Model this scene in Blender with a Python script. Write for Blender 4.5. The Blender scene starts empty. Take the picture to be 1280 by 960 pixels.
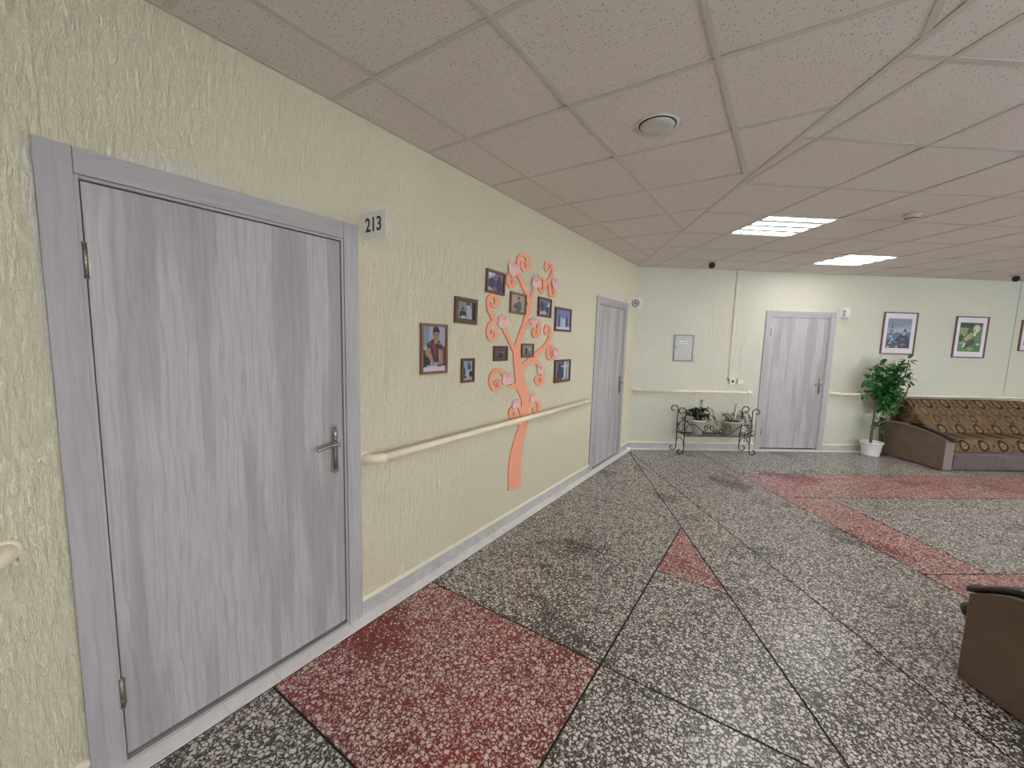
import bpy, bmesh, math, random
from mathutils import Vector, Matrix
random.seed(7)
PI = math.pi
scn = bpy.context.scene
C = scn.collection

# ---------------------------------------------------------------- camera
CAMZ = 1.5354
YAW, PITCH, ROLL = -0.590096573, 0.110232397, 0.0285119009
FPX = 509.22
cam_d = bpy.data.cameras.new('camera')
cam = bpy.data.objects.new('camera', cam_d); C.objects.link(cam)
cam_d.sensor_fit = 'HORIZONTAL'; cam_d.sensor_width = 36.0
cam_d.lens = FPX / 1280 * 36.0
cam_d.clip_start = 0.05; cam_d.clip_end = 60
cy, sy, cp, sp = math.cos(YAW), math.sin(YAW), math.cos(PITCH), math.sin(PITCH)
fw = Vector((sy*cp, cy*cp, -sp)); rt = Vector((cy, -sy, 0)); up = rt.cross(fw)
c_, s_ = math.cos(ROLL), math.sin(ROLL)
r2 = c_*rt + s_*up; u2 = -s_*rt + c_*up
M = Matrix((r2, u2, -fw)).transposed().to_4x4(); M.translation = (0, 0, CAMZ)
cam.matrix_world = M
scn.camera = cam

# ---------------------------------------------------------------- world, colour, exposure
w = bpy.data.worlds.new('world'); scn.world = w; w.use_nodes = True
w.node_tree.nodes['Background'].inputs[0].default_value = (0.86, 0.92, 1.0, 1)
w.node_tree.nodes['Background'].inputs[1].default_value = 3.6
scn.view_settings.view_transform = 'Standard'; scn.view_settings.look = 'None'
scn.view_settings.gamma = 1; scn.view_settings.use_curve_mapping = False
scn.view_settings.exposure = 1.42
PANEL_STRENGTH = 10.5

# ---------------------------------------------------------------- room frame
H = 2.587                      # ceiling height
XL = -1.816                    # left wall plane
YC = 5.7826                    # corner
PHI = 0.921603076
E2 = Vector((math.sin(PHI), math.cos(PHI), 0)); N2 = Vector((math.cos(PHI), -math.sin(PHI), 0))
CO = Vector((XL, YC, 0))
SMAX, VMAX = 8.6, 7.6
def sv(s, v, z=0.0): return CO + E2*s + N2*v + Vector((0, 0, z))
def xy_sv(x, y):
    d = Vector((x, y, 0)) - CO; return d.dot(E2), d.dot(N2)
LEFT = Matrix.Translation((XL, 0, 0)) @ Matrix.Rotation(PI/2, 4, 'Z')          # local x -> +Y, local y -> -X (into wall)
FAR = Matrix.Translation(CO) @ Matrix.Rotation(math.atan2(E2.y, E2.x), 4, 'Z')  # local x -> E2, local -y -> N2 (room)

# ---------------------------------------------------------------- materials
def lin(c):
    return tuple(((v/255)/12.92 if v/255 <= 0.04045 else ((v/255+0.055)/1.055)**2.4) for v in c)
class NT:
    def __init__(s, name):
        s.m = bpy.data.materials.new(name); s.m.use_nodes = True
        s.t = s.m.node_tree; s.b = s.t.nodes['Principled BSDF']; s.n = s.t.nodes
    def new(s, typ, **kw):
        n = s.n.new('ShaderNode'+typ)
        for k, v in kw.items():
            if k.startswith('i_'): n.inputs[k[2:].replace('_', ' ')].default_value = v
            else: setattr(n, k, v)
        return n
    def link(s, a, b): s.t.links.new(a, b)
    def coord(s, kind='Object', scale=(1, 1, 1), rot=(0, 0, 0)):
        tc = s.new('TexCoord'); mp = s.new('Mapping')
        mp.inputs['Scale'].default_value = scale; mp.inputs['Rotation'].default_value = rot
        s.link(tc.outputs[kind], mp.inputs[0]); return mp.outputs[0]
    def pos(s, scale=(1, 1, 1), rot=(0, 0, 0)):
        g = s.new('NewGeometry'); mp = s.new('Mapping')
        mp.inputs['Scale'].default_value = scale; mp.inputs['Rotation'].default_value = rot
        s.link(g.outputs['Position'], mp.inputs[0]); return mp.outputs[0]
    def noise(s, vec, scale, detail=3, rough=0.5, dist=0):
        n = s.new('TexNoise'); n.inputs['Scale'].default_value = scale; n.inputs['Detail'].default_value = detail
        n.inputs['Roughness'].default_value = rough; n.inputs['Distortion'].default_value = dist
        s.link(vec, n.inputs['Vector']); return n.outputs['Fac']
    def ramp(s, fac, stops, interp='LINEAR'):
        r = s.new('ValToRGB'); r.color_ramp.interpolation = interp; cr = r.color_ramp
        while len(cr.elements) < len(stops): cr.elements.new(0.5)
        for el, (p, c) in zip(cr.elements, stops):
            el.position = p; el.color = (*c, 1) if len(c) == 3 else c
        s.link(fac, r.inputs[0]); return r.outputs[0]
    def math(s, op, a, b=None, c=None):
        n = s.new('Math'); n.operation = op
        for i, v in enumerate((a, b, c)):
            if v is None: continue
            if isinstance(v, (int, float)): n.inputs[i].default_value = v
            else: s.link(v, n.inputs[i])
        return n.outputs[0]
    def mix(s, fac, a, b, blend='MIX'):
        n = s.new('Mix'); n.data_type = 'RGBA'; n.blend_type = blend
        for sock, v in ((n.inputs[0], fac), (n.inputs[6], a), (n.inputs[7], b)):
            if isinstance(v, (int, float)): sock.default_value = v
            elif isinstance(v, tuple): sock.default_value = (*v, 1) if len(v) == 3 else v
            else: s.link(v, sock)
        return n.outputs[2]
    def bump(s, h, strength=0.3, dist=0.002, normal=None):
        b = s.new('Bump'); b.inputs['Strength'].default_value = strength; b.inputs['Distance'].default_value = dist
        s.link(h, b.inputs['Height'])
        if normal is not None: s.link(normal, b.inputs['Normal'])
        s.link(b.outputs[0], s.b.inputs['Normal']); return b.outputs[0]
    def set(s, color=None, rough=None, metal=None, spec=None):
        for nm, v in (('Base Color', color), ('Roughness', rough), ('Metallic', metal), ('Specular IOR Level', spec)):
            if v is None: continue
            if isinstance(v, (int, float)): s.b.inputs[nm].default_value = v
            elif isinstance(v, tuple): s.b.inputs[nm].default_value = (*v, 1)
            else: s.link(v, s.b.inputs[nm])
        return s.m
_cache = {}
def flat(rgb, rough=0.5, metal=0.0, spec=0.5):
    k = (rgb, rough, metal)
    if k not in _cache:
        t = NT('flat_%d_%d_%d' % rgb); v = t.noise(t.coord(), 18, 2)
        col = t.mix(v, tuple(x*0.94 for x in lin(rgb)), tuple(min(1, x*1.06) for x in lin(rgb)))
        _cache[k] = t.set(col, rough, metal, spec)
    return _cache[k]

def mat_plaster(name, base, tint):
    t = NT(name); p = t.pos()
    n1 = t.noise(t.pos((1, 1, 1)), 0.9, 4, 0.55)
    col = t.mix(t.ramp(n1, [(0.35, (0, 0, 0)), (0.7, (1, 1, 1))]), lin(base), lin(tint))
    fine = t.noise(t.pos((1, 1, 0.5)), 130, 3, 0.6)
    col = t.mix(t.ramp(fine, [(0.3, (0, 0, 0)), (0.7, (1, 1, 1))]), col, t.mix(0.09, col, (0.35, 0.33, 0.22)))
    # vertical worm-track relief
    str1 = t.noise(t.pos((1, 1, 0.22)), 85, 4, 0.62, 0.6)
    str2 = t.noise(t.pos((1, 1, 0.4)), 190, 3, 0.6, 0.3)
    h = t.math('ADD', t.ramp(str1, [(0.36, (0, 0, 0)), (0.62, (1, 1, 1))]), t.math('MULTIPLY', str2, 0.6))
    t.bump(h, 0.9, 0.009)
    return t.set(col, 0.82, 0, 0.25)
M_WALL = mat_plaster('textured_yellow_plaster', (242, 234, 207), (238, 230, 202))
M_WALLF = mat_plaster('textured_cream_plaster', (238, 235, 216), (231, 233, 218))
M_PATCH = mat_plaster('pale_filler_plaster', (240, 236, 222), (236, 231, 216))

def mat_tile_ceiling():
    t = NT('mineral_fibre_tile'); p = t.pos()
    vo = t.new('TexVoronoi'); vo.inputs['Scale'].default_value = 74; t.link(t.pos((1, 1, 1)), vo.inputs['Vector'])
    wob = t.noise(p, 160, 2)
    d = t.math('ADD', vo.outputs['Distance'], t.math('MULTIPLY', wob, 0.25))
    sc = t.new('SeparateColor'); t.link(vo.outputs['Color'], sc.inputs[0])
    pit = t.math('MULTIPLY', t.math('LESS_THAN', d, 0.33), t.math('GREATER_THAN', sc.outputs[0], 0.35))
    g = t.noise(p, 300, 2)
    base = t.mix(t.noise(t.pos((1, 1, 1)), 1.3, 2), lin((228, 218, 210)), lin((234, 225, 218)))
    col = t.mix(t.ramp(g, [(0.4, (0, 0, 0)), (0.6, (1, 1, 1))]), base, t.mix(0.12, base, (0.12, 0.11, 0.1)))
    col = t.mix(t.math('MULTIPLY', pit, 0.6), col, lin((92, 84, 76)))
    t.bump(t.math('SUBTRACT', g, t.math('MULTIPLY', pit, 1.5)), 0.35, 0.0012)
    return t.set(col, 0.92, 0, 0.15)
M_CTILE = mat_tile_ceiling()
M_TBAR = flat((206, 199, 188), 0.6)

def mat_wood(name, a, b, c, along='z'):
    t = NT(name)
    sc = (1, 1, 0.07) if along == 'z' else (0.07, 1, 1)
    ax = t.coord('Object', sc)
    wide = t.noise(ax, 9, 2, 0.5, 0.4)
    grain = t.noise(ax, 70, 5, 0.65, 0.3)
    wv = t.new('TexWave'); wv.wave_type = 'BANDS'; wv.bands_direction = 'X' if along == 'z' else 'Z'
    wv.inputs['Scale'].default_value = 9; wv.inputs['Distortion'].default_value = 9; wv.inputs['Detail'].default_value = 3
    wv.inputs['Detail Scale'].default_value = 1.6; wv.inputs['Detail Roughness'].default_value = 0.6
    t.link(t.coord('Object', (1, 1, 0.11) if along == 'z' else (0.11, 1, 1)), wv.inputs['Vector'])
    col = t.mix(t.ramp(wide, [(0.36, (0, 0, 0)), (0.46, (0.35,)*3), (0.5, (0.9,)*3), (0.64, (1, 1, 1))]), lin(a), lin(b))
    col = t.mix(t.ramp(grain, [(0.42, (0.55,)*3), (0.62, (0, 0, 0))]), col, t.mix(0.5, col, lin(c)))
    col = t.mix(t.ramp(wv.outputs['Fac'], [(0.0, (0.55,)*3), (0.14, (0, 0, 0))]), col, t.mix(0.55, col, lin(c)))
    t.bump(grain, 0.12, 0.0008)
    return t.set(col, 0.48, 0, 0.35)
M_DOOR = mat_wood('pale_ash_laminate', (166, 161, 162), (190, 185, 187), (140, 135, 136))
M_CASE = mat_wood('pale_ash_casing', (174, 170, 172), (184, 180, 182), (152, 148, 150))
M_CASEH = mat_wood('pale_ash_header', (168, 164, 165), (178, 174, 175), (148, 144, 145), 'x')

def mat_terrazzo(name, matrix, chipa, chipb, dark):
    t = NT(name); p = t.pos()
    wob = t.new('TexNoise'); wob.inputs['Scale'].default_value = 85; wob.inputs['Detail'].default_value = 1
    t.link(p, wob.inputs['Vector'])
    off = t.new('VectorMath'); off.operation = 'MULTIPLY_ADD'
    t.link(wob.outputs['Color'], off.inputs[0]); off.inputs[1].default_value = (0.019, 0.019, 0); t.link(p, off.inputs[2])
    flatv = t.new('VectorMath'); flatv.operation = 'MULTIPLY'; t.link(off.outputs[0], flatv.inputs[0]); flatv.inputs[1].default_value = (1, 1, 0)
    V = flatv.outputs[0]
    def chips(scale, th, rnd):
        a = t.new('TexVoronoi', feature='DISTANCE_TO_EDGE'); a.inputs['Scale'].default_value = scale; t.link(V, a.inputs['Vector'])
        b = t.new('TexVoronoi', feature='F1'); b.inputs['Scale'].default_value = scale; t.link(V, b.inputs['Vector'])
        s = t.new('SeparateColor'); t.link(b.outputs['Color'], s.inputs[0])
        thv = t.math('ADD', th, t.math('MULTIPLY', s.outputs[0], rnd))
        thv = t.math('ADD', thv, dens)
        sm = t.new('MapRange'); sm.inputs['From Min'].default_value = -0.02; sm.inputs['From Max'].default_value = 0.035
        t.link(t.math('SUBTRACT', a.outputs['Distance'], thv), sm.inputs['Value'])
        return sm.outputs[0], s
    patch = t.noise(p, 1.35, 3, 0.6)
    dens = t.ramp(patch, [(0.55, (0, 0, 0)), (0.78, (0.20,)*3)])
    m1, s1 = chips(52, 0.085, 0.14)
    m2, s2 = chips(125, 0.12, 0.20)
    chip = t.mix(s1.outputs[1], lin(chipa), lin(chipb))
    chip = t.mix(t.noise(p, 220, 2), chip, t.mix(0.30, chip, lin((105, 95, 80))))
    bn = t.noise(p, 2.2, 3)
    mtx = t.mix(t.ramp(bn, [(0.38, (0, 0, 0)), (0.62, (1, 1, 1))]), lin(matrix), lin(dark))
    col = t.mix(t.math('MULTIPLY', m2, 0.75), mtx, chip)
    col = t.mix(m1, col, chip)
    rough = t.mix(t.noise(p, 3.0, 4), (0.24,)*3, (0.40,)*3)
    return t.set(col, rough, 0, 0.5)
M_TGREY = mat_terrazzo('grey_terrazzo', (72, 66, 60), (242, 235, 228), (212, 204, 195), (56, 58, 51))
M_TRED = mat_terrazzo('red_terrazzo', (128, 36, 32), (236, 218, 210), (205, 180, 170), (104, 30, 28))
M_JOINT = flat((34, 30, 29), 0.8)

def mat_marble(name, a, b, rough=0.3):
    t = NT(name); n = t.noise(t.pos(), 7, 5, 0.62, 1.2)
    col = t.mix(t.ramp(n, [(0.35, (0, 0, 0)), (0.65, (1, 1, 1))]), lin(a), lin(b))
    return t.set(col, rough, 0, 0.5)
M_SKIRT = mat_marble('grey_marbled_tile', (176, 173, 172), (194, 192, 190))
M_STRIP = mat_marble('white_marbled_tile', (236, 233, 230), (248, 246, 244))
M_CAP = flat((226, 219, 192), 0.7)
M_RAIL = flat((242, 230, 203), 0.28)
M_CHROME = flat((168, 162, 158), 0.22, 0.9)
M_STEEL = flat((150, 142, 132), 0.38, 0.8)
M_BLACK = flat((14, 13, 12), 0.5)
M_WHITE = flat((226, 225, 222), 0.45)
M_IRON = flat((38, 33, 32), 0.5, 0.3)
M_SALMON = flat((243, 168, 136), 0.6)
M_SALMON2 = flat((240, 162, 128), 0.6)
M_PINK = flat((236, 190, 188), 0.65)
M_FRAME = flat((128, 86, 52), 0.4)
M_FRAMED = flat((92, 62, 42), 0.4)
M_FRAMEP = flat((112, 84, 72), 0.45)
M_PAPER = flat((222, 216, 222), 0.7)

# ---------------------------------------------------------------- mesh builder
class MB:
    def __init__(s): s.v = []; s.f = []; s.mi = []; s.sm = []; s.mats = []
    def mat(s, m):
        if m not in s.mats: s.mats.append(m)
        return s.mats.index(m)
    def add(s, vs, fs, m, smooth=False):
        o = len(s.v); s.v += [tuple(x) for x in vs]; k = s.mat(m)
        for f in fs: s.f.append(tuple(i+o for i in f)); s.mi.append(k); s.sm.append(smooth)
    def box(s, a, b, m, bev=0.0):
        (x0, y0, z0), (x1, y1, z1) = a, b
        x0, x1 = sorted((x0, x1)); y0, y1 = sorted((y0, y1)); z0, z1 = sorted((z0, z1))
        if bev <= 0:
            vs = [(x, y, z) for z in (z0, z1) for y in (y0, y1) for x in (x0, x1)]
            s.add(vs, [(0, 2, 3, 1), (4, 5, 7, 6), (0, 1, 5, 4), (2, 6, 7, 3), (0, 4, 6, 2), (1, 3, 7, 5)], m); return
        bm = bmesh.new(); bmesh.ops.create_cube(bm, size=1)
        for v in bm.verts: v.co = Vector(((x0+x1)/2+v.co.x*(x1-x0), (y0+y1)/2+v.co.y*(y1-y0), (z0+z1)/2+v.co.z*(z1-z0)))
        seg = 3 if bev > 0.012 else 2
        bmesh.ops.bevel(bm, geom=bm.edges[:], offset=bev, segments=seg, profile=0.5, affect='EDGES')
        bm.verts.index_update()
        s.add([v.co for v in bm.verts], [[v.index for v in f.verts] for f in bm.faces], m, bev > 0.012); bm.free()
    def tube(s, pts, r, m, n=8, cap=True, flatz=1.0):
        pts = [Vector(p) for p in pts]; N = len(pts); rr = r if isinstance(r, (list, tuple)) else [r]*N
        vs = []; prev = None
        for i, p in enumerate(pts):
            t = (pts[min(i+1, N-1)]-pts[max(i-1, 0)]).normalized()
            if prev is None:
                a = Vector((0, 0, 1)) if abs(t.z) < 0.9 else Vector((1, 0, 0)); nx = t.cross(a).normalized()
            else:
                nx = prev - t*prev.dot(t)
                nx = nx.normalized() if nx.length > 1e-6 else t.orthogonal().normalized()
            prev = nx; by = t.cross(nx)
            for k in range(n):
                an = 2*PI*k/n; vs.append(p + (nx*math.cos(an) + by*math.sin(an)*flatz)*rr[i])
        fs = [(i*n+k, i*n+(k+1) % n, (i+1)*n+(k+1) % n, (i+1)*n+k) for i in range(N-1) for k in range(n)]
        if cap: fs += [tuple(range(n))[::-1], tuple((N-1)*n+k for k in range(n))]
        s.add(vs, fs, m, True)
    def lathe(s, prof, m, c=(0, 0, 0), n=24, axis='z', smooth=True):
        c = Vector(c); vs = []
        for r, h in prof:
            for k in range(n):
                a = 2*PI*k/n; x, y = r*math.cos(a), r*math.sin(a)
                vs.append(c + (Vector((x, y, h)) if axis == 'z' else Vector((x, -h, y)) if axis == 'y' else Vector((h, x, y))))
        L = len(prof)
        fs = [(i*n+k, i*n+(k+1) % n, (i+1)*n+(k+1) % n, (i+1)*n+k) for i in range(L-1) for k in range(n)]
        fs += [tuple(range(n))[::-1], tuple((L-1)*n+k for k in range(n))]
        s.add(vs, fs, m, smooth)
    def prism(s, poly, w0, w1, m, plane='xz', smooth=False):
        """poly of 2-D points; extruded between w0 and w1 on the third axis"""
        def P(p, w_): return (p[0], w_, p[1]) if plane == 'xz' else (p[0], p[1], w_) if plane == 'xy' else (w_, p[0], p[1])
        n = len(poly); vs = [P(p, w0) for p in poly] + [P(p, w1) for p in poly]
        s.add(vs, [tuple(range(n)), tuple(range(2*n-1, n-1, -1))], m)
        o = len(s.v)-2*n
        for i in range(n):
            s.f.append((o+i, o+(i+1) % n, o+n+(i+1) % n, o+n+i)); s.mi.append(s.mat(m)); s.sm.append(smooth)
    def ribbon(s, L_, R_, w0, w1, m):
        n = len(L_); vs = [(a[0], w_, a[1]) for w_ in (w0, w1) for side in (L_, R_) for a in side]
        def ix(l, sd, i): return l*2*n+sd*n+i
        fs = []
        for i in range(n-1):
            for l in (0, 1): fs.append((ix(l, 0, i), ix(l, 0, i+1), ix(l, 1, i+1), ix(l, 1, i)))
            for sd in (0, 1): fs.append((ix(0, sd, i), ix(0, sd, i+1), ix(1, sd, i+1), ix(1, sd, i)))
        for i in (0, n-1): fs.append((ix(0, 0, i), ix(0, 1, i), ix(1, 1, i), ix(1, 0, i)))
        s.add(vs, fs, m)
    def mesh(s, name, recalc=True):
        me = bpy.data.meshes.new(name); me.from_pydata(s.v, [], s.f)
        for m in s.mats: me.materials.append(m)
        for i, p in enumerate(me.polygons): p.material_index = s.mi[i]; p.use_smooth = s.sm[i]
        if recalc:
            bm = bmesh.new(); bm.from_mesh(me); bmesh.ops.recalc_face_normals(bm, faces=bm.faces); bm.to_mesh(me); bm.free()
        return me
    def build(s, name, parent=None, mtx=None, recalc=True):
        o = bpy.data.objects.new(name, s.mesh(name, recalc)); C.objects.link(o)
        if parent is not None: o.parent = parent
        if mtx is not None: o.matrix_local = mtx
        return o
def tag(o, label=None, cat=None, group=None, kind=None):
    for k, v in (('label', label), ('category', cat), ('group', group), ('kind', kind)):
        if v: o[k] = v
    return o
def thing(name, label, cat, mtx=None, group=None, kind=None):
    o = bpy.data.objects.new(name, None); C.objects.link(o)
    o.empty_display_size = 0.1
    if mtx is not None: o.matrix_world = mtx
    return tag(o, label, cat, group, kind)
def T(x, y, z): return Matrix.Translation((x, y, z))
def copy_tree(o, parent=None):
    c = o.copy(); C.objects.link(c)
    if parent is not None: c.parent = parent
    for ch in o.children: copy_tree(ch, c)
    return c
def spline(pts, k=6):
    pts = [Vector(p) for p in pts]; out = []
    for i in range(len(pts)-1):
        p0 = pts[max(i-1, 0)]; p1 = pts[i]; p2 = pts[i+1]; p3 = pts[min(i+2, len(pts)-1)]
        for j in range(k):
            t = j/k
            out.append(0.5*((2*p1) + (p2-p0)*t + (2*p0-5*p1+4*p2-p3)*t*t + (3*p1-p0-3*p2+p3)*t**3))
    out.append(pts[-1]); return out
def clip(poly, n, d):
    """keep the side where p.n <= d"""
    out = []
    for i in range(len(poly)):
        a, b = poly[i], poly[(i+1) % len(poly)]
        da, db = a[0]*n[0]+a[1]*n[1]-d, b[0]*n[0]+b[1]*n[1]-d
        if da <= 0: out.append(a)
        if da*db < 0:
            t = da/(da-db); out.append((a[0]+(b[0]-a[0])*t, a[1]+(b[1]-a[1])*t))
    return out
def inset(poly, g):
    """shrink a convex polygon by g"""
    area = sum(poly[i][0]*poly[(i+1) % len(poly)][1]-poly[(i+1) % len(poly)][0]*poly[i][1] for i in range(len(poly)))
    if area < 0: poly = poly[::-1]
    res = poly
    for i in range(len(poly)):
        a, b = poly[i], poly[(i+1) % len(poly)]
        dx, dy = b[0]-a[0], b[1]-a[1]; l = math.hypot(dx, dy)
        if l < 1e-5: continue
        n = (dy/l, -dx/l); res = clip(res, n, a[0]*n[0]+a[1]*n[1]-g)
        if len(res) < 3: return []
    return res

# ---------------------------------------------------------------- room outline
P_end = sv(SMAX, 0); P_right = sv(SMAX, VMAX); P_back = Vector((XL, -5.0, 0))
ROOM = [(XL, -5.0), (P_right.x, P_right.y), (P_end.x, P_end.y), (XL, YC)]

# ceiling light fixtures (grid cells): (frame, x, y) centres; the last ones are out of view, most added to brighten the walls
LIGHTS = [('far', 0.50, 2.085), ('far', 2.28, 0.87)]
LIGHTS_OUT = [('far', 4.7, 2.7), ('far', 5.9, 4.5), ('far', 2.6, 4.5), ('left', 0.596, -0.333), ('left', 0.596, -2.133), ('far', 0.50, 5.7), ('far', 3.5, 6.3)]

# ---------------------------------------------------------------- walls
DOOR1 = (0.240, 1.290, 2.067); DOOR2 = (4.362, 5.420, 2.045); DOOR3 = (1.910, 2.967, 2.045)
def wall_with_openings(name, mtx, x0, x1, opens, m, z1=H+0.10, th=0.10):
    b = MB(); xs = [x0]
    for a, c, h, z0 in opens:
        b.box((xs[-1], 0, 0), (a, th, z1), m); b.box((a, 0, h), (c, th, z1), m)
        if z0 > 0: b.box((a, 0, 0), (c, th, z0), m)
        xs.append(c)
    b.box((xs[-1], 0, 0), (x1, th, z1), m)
    o = b.build(name); o.matrix_world = mtx
    return tag(o, kind='structure')
i_ = 0.05
tag(wall_with_openings('wall_left', LEFT, -5.0, YC, [(DOOR1[0]+i_, DOOR1[1]-i_, DOOR1[2]-i_, 0), (DOOR2[0]+i_, DOOR2[1]-i_, DOOR2[2]-i_, 0)], M_WALL),
    'long left wall of yellow textured plaster with the decorative tree', 'wall')
tag(wall_with_openings('wall_far', FAR, 0.0, SMAX, [(DOOR3[0]+i_, DOOR3[1]-i_, DOOR3[2]-i_, 0)], M_WALLF),
    'far wall of cream textured plaster behind the sofa', 'wall')
dr = (P_right-P_end); RIGHT = Matrix.Translation(P_end) @ Matrix.Rotation(math.atan2(dr.y, dr.x), 4, 'Z')
tag(wall_with_openings('wall_right', RIGHT, 0, VMAX, [(3.4, 5.4, 2.1, 0.85)], M_WALLF), 'window wall at the right, outside the picture', 'wall')
db = (P_back-P_right); BACK = Matrix.Translation(P_right) @ Matrix.Rotation(math.atan2(db.y, db.x), 4, 'Z')
tag(wall_with_openings('wall_back', BACK, 0, db.length, [(1.6, 4.6, 2.2, 0.75), (6.0, 9.0, 2.2, 0.75)], M_WALLF), 'wall behind the camera', 'wall')  # back window openings are added to brighten the ceiling and walls
for i, (RIGHT, a, c, lb) in enumerate(((RIGHT, 3.4, 5.4, 'window in the right wall'), (BACK, 1.6, 4.6, 'window added behind the camera for fill light, at the right'), (BACK, 6.0, 9.0, 'window added behind the camera for fill light, at the left'))):
    wn = thing('window_%d' % (i+1), 'white framed '+lb, 'window', RIGHT, kind='structure')
    for nm, p0, p1 in (('window_frame', (a, 0.02, 0.85), (a+0.06, 0.08, 2.1)), ('window_frame', (c-0.06, 0.02, 0.85), (c, 0.08, 2.1)),
                       ('window_frame', (a+0.06, 0.02, 0.85), (c-0.06, 0.08, 0.91)), ('window_frame', (a+0.06, 0.02, 2.04), (c-0.06, 0.08, 2.1)),
                       ('window_frame', ((a+c)/2-0.03, 0.02, 0.91), ((a+c)/2+0.03, 0.08, 2.04))):
        b = MB(); b.box(p0, p1, M_WHITE); b.build(nm, wn)

# ---------------------------------------------------------------- floor
b = MB()
b.prism(ROOM, -0.08, -0.003, M_JOINT, 'xy')
floor = b.build('floor'); tag(floor, 'polished terrazzo floor in grey and red panels', 'floor', kind='structure')
ed = (0.478, -0.878)                                     # slanted joint from the corner
def line_n(p, d): n = (d[1], -d[0]); return n, p[0]*n[0]+p[1]*n[1]
PE = (-0.614, 3.546)
ne, de = line_n(PE, ed)                                  # normal to the e line
if (-1.7)*ne[0] + 3.0*ne[1] > de: ne, de = (-ne[0], -ne[1]), -de     # left side satisfies <=
nE2 = (E2.x, E2.y)
def s_lim(s): return nE2, s + CO.x*E2.x + CO.y*E2.y
def v_lim(v): return (N2.x, N2.y), v + CO.x*N2.x + CO.y*N2.y
def neg(nd): return (-nd[0][0], -nd[0][1]), -nd[1]
e_lim = (ne, de)
X0 = XL + 0.081
INNER = ROOM
for nd in (((-1, 0), -X0), neg(v_lim(0.075))): INNER = clip(INNER, *nd)
xle = lambda v: ((1, 0), v); xge = lambda v: ((-1, 0), -v); yle = lambda v: ((0, 1), v); yge = lambda v: ((0, -1), -v)
panels = [
    ([xle(-0.614), yle(0.785)], 0), ([xle(-0.614), yge(0.785), yle(1.747)], 1), ([xle(-0.614), yge(1.747), yle(2.74)], 0),
    ([xle(-0.614), yge(2.74), yle(3.68), e_lim], 0), ([yge(3.68), e_lim], 0),
    ([xge(-0.614), yge(2.74), e_lim], 1), ([xge(-0.614), yge(1.747), yle(2.74), e_lim], 0), ([xge(-0.614), yle(1.747), e_lim], 0),
    ([neg(e_lim), s_lim(-0.03)], 0), ([neg(s_lim(-0.03)), s_lim(0.98), neg(e_lim)], 0),
    ([neg(s_lim(0.98)), v_lim(1.11)], 0),
    ([neg(s_lim(0.98)), neg(v_lim(1.11)), v_lim(1.85)], 1), ([neg(s_lim(0.98)), s_lim(1.475), neg(v_lim(1.85)), v_lim(3.22)], 1),
    ([neg(s_lim(0.98)), neg(v_lim(3.22)), v_lim(3.86)], 1),
    ([neg(s_lim(1.475)), neg(v_lim(1.85)), v_lim(3.22)], 0), ([neg(s_lim(0.98)), neg(v_lim(3.86)), neg(e_lim)], 0)]
for lims, red in panels:
    p = INNER
    for nd in lims: p = clip(p, *nd)
    p = inset(p, 0.0055)
    if len(p) >= 3:
        b = MB(); b.prism(p, -0.003, 0.0, M_TRED if red else M_TGREY, 'xy'); b.build('floor_panel', floor)
# white strip tiles along the walls, lying flush with the panels
def strip_tiles(mtx, x0, x1, cuts, z1=0.002, w_=0.078):
    xs = [x0]+[c for c in cuts if x0 < c < x1]+[x1]
    for a, c in zip(xs, xs[1:]):
        b = MB(); b.box((a+0.001, -0.001, -0.003), (c-0.001, -w_, z1), M_STRIP); b.build('border_tile', floor, mtx)
strip_tiles(LEFT, -5.0, YC-0.04, [-4.8, -4.2, -3.6, -3.0, -2.4, -1.8, -1.2, -0.6, 0.02, 0.623, 0.826, 1.21, 1.81, 2.41, 3.01, 3.61, 4.21, 4.81, 5.41])
strip_tiles(FAR, 0.04, SMAX, [0.03+0.33*k for k in range(1, 27)])
def baseboard(name, mtx, spans, step, first, label):
    r = thing(name, label, 'baseboard', mtx, kind='structure')
    for x0, x1 in spans:
        x = x0
        while x < x1-0.01:
            nx = min(x1, first + (math.floor((x-first)/step+1e-4)+1)*step)
            b = MB(); b.box((x+0.0012, 0, 0.002), (nx-0.0012, -0.009, 0.084), M_SKIRT); b.build('skirting_tile', r); x = nx
        b = MB(); b.prism([(0, 0.084), (-0.013, 0.084), (-0.013, 0.089), (-0.006, 0.100), (0, 0.104)], x0, x1, M_CAP, 'yz'); b.build('skirting_cap', r)
    return r
baseboard('baseboard_left', LEFT, [(-5.0, DOOR1[0]), (DOOR1[1], DOOR2[0]), (DOOR2[1], YC-0.005)], 0.6, 1.885, 'grey marbled skirting tiles with a cream ridge along the left wall')
baseboard('baseboard_far', FAR, [(0.01, DOOR3[0]), (DOOR3[1], SMAX)], 0.33, 0.03, 'grey marbled skirting tiles along the far wall')

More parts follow.
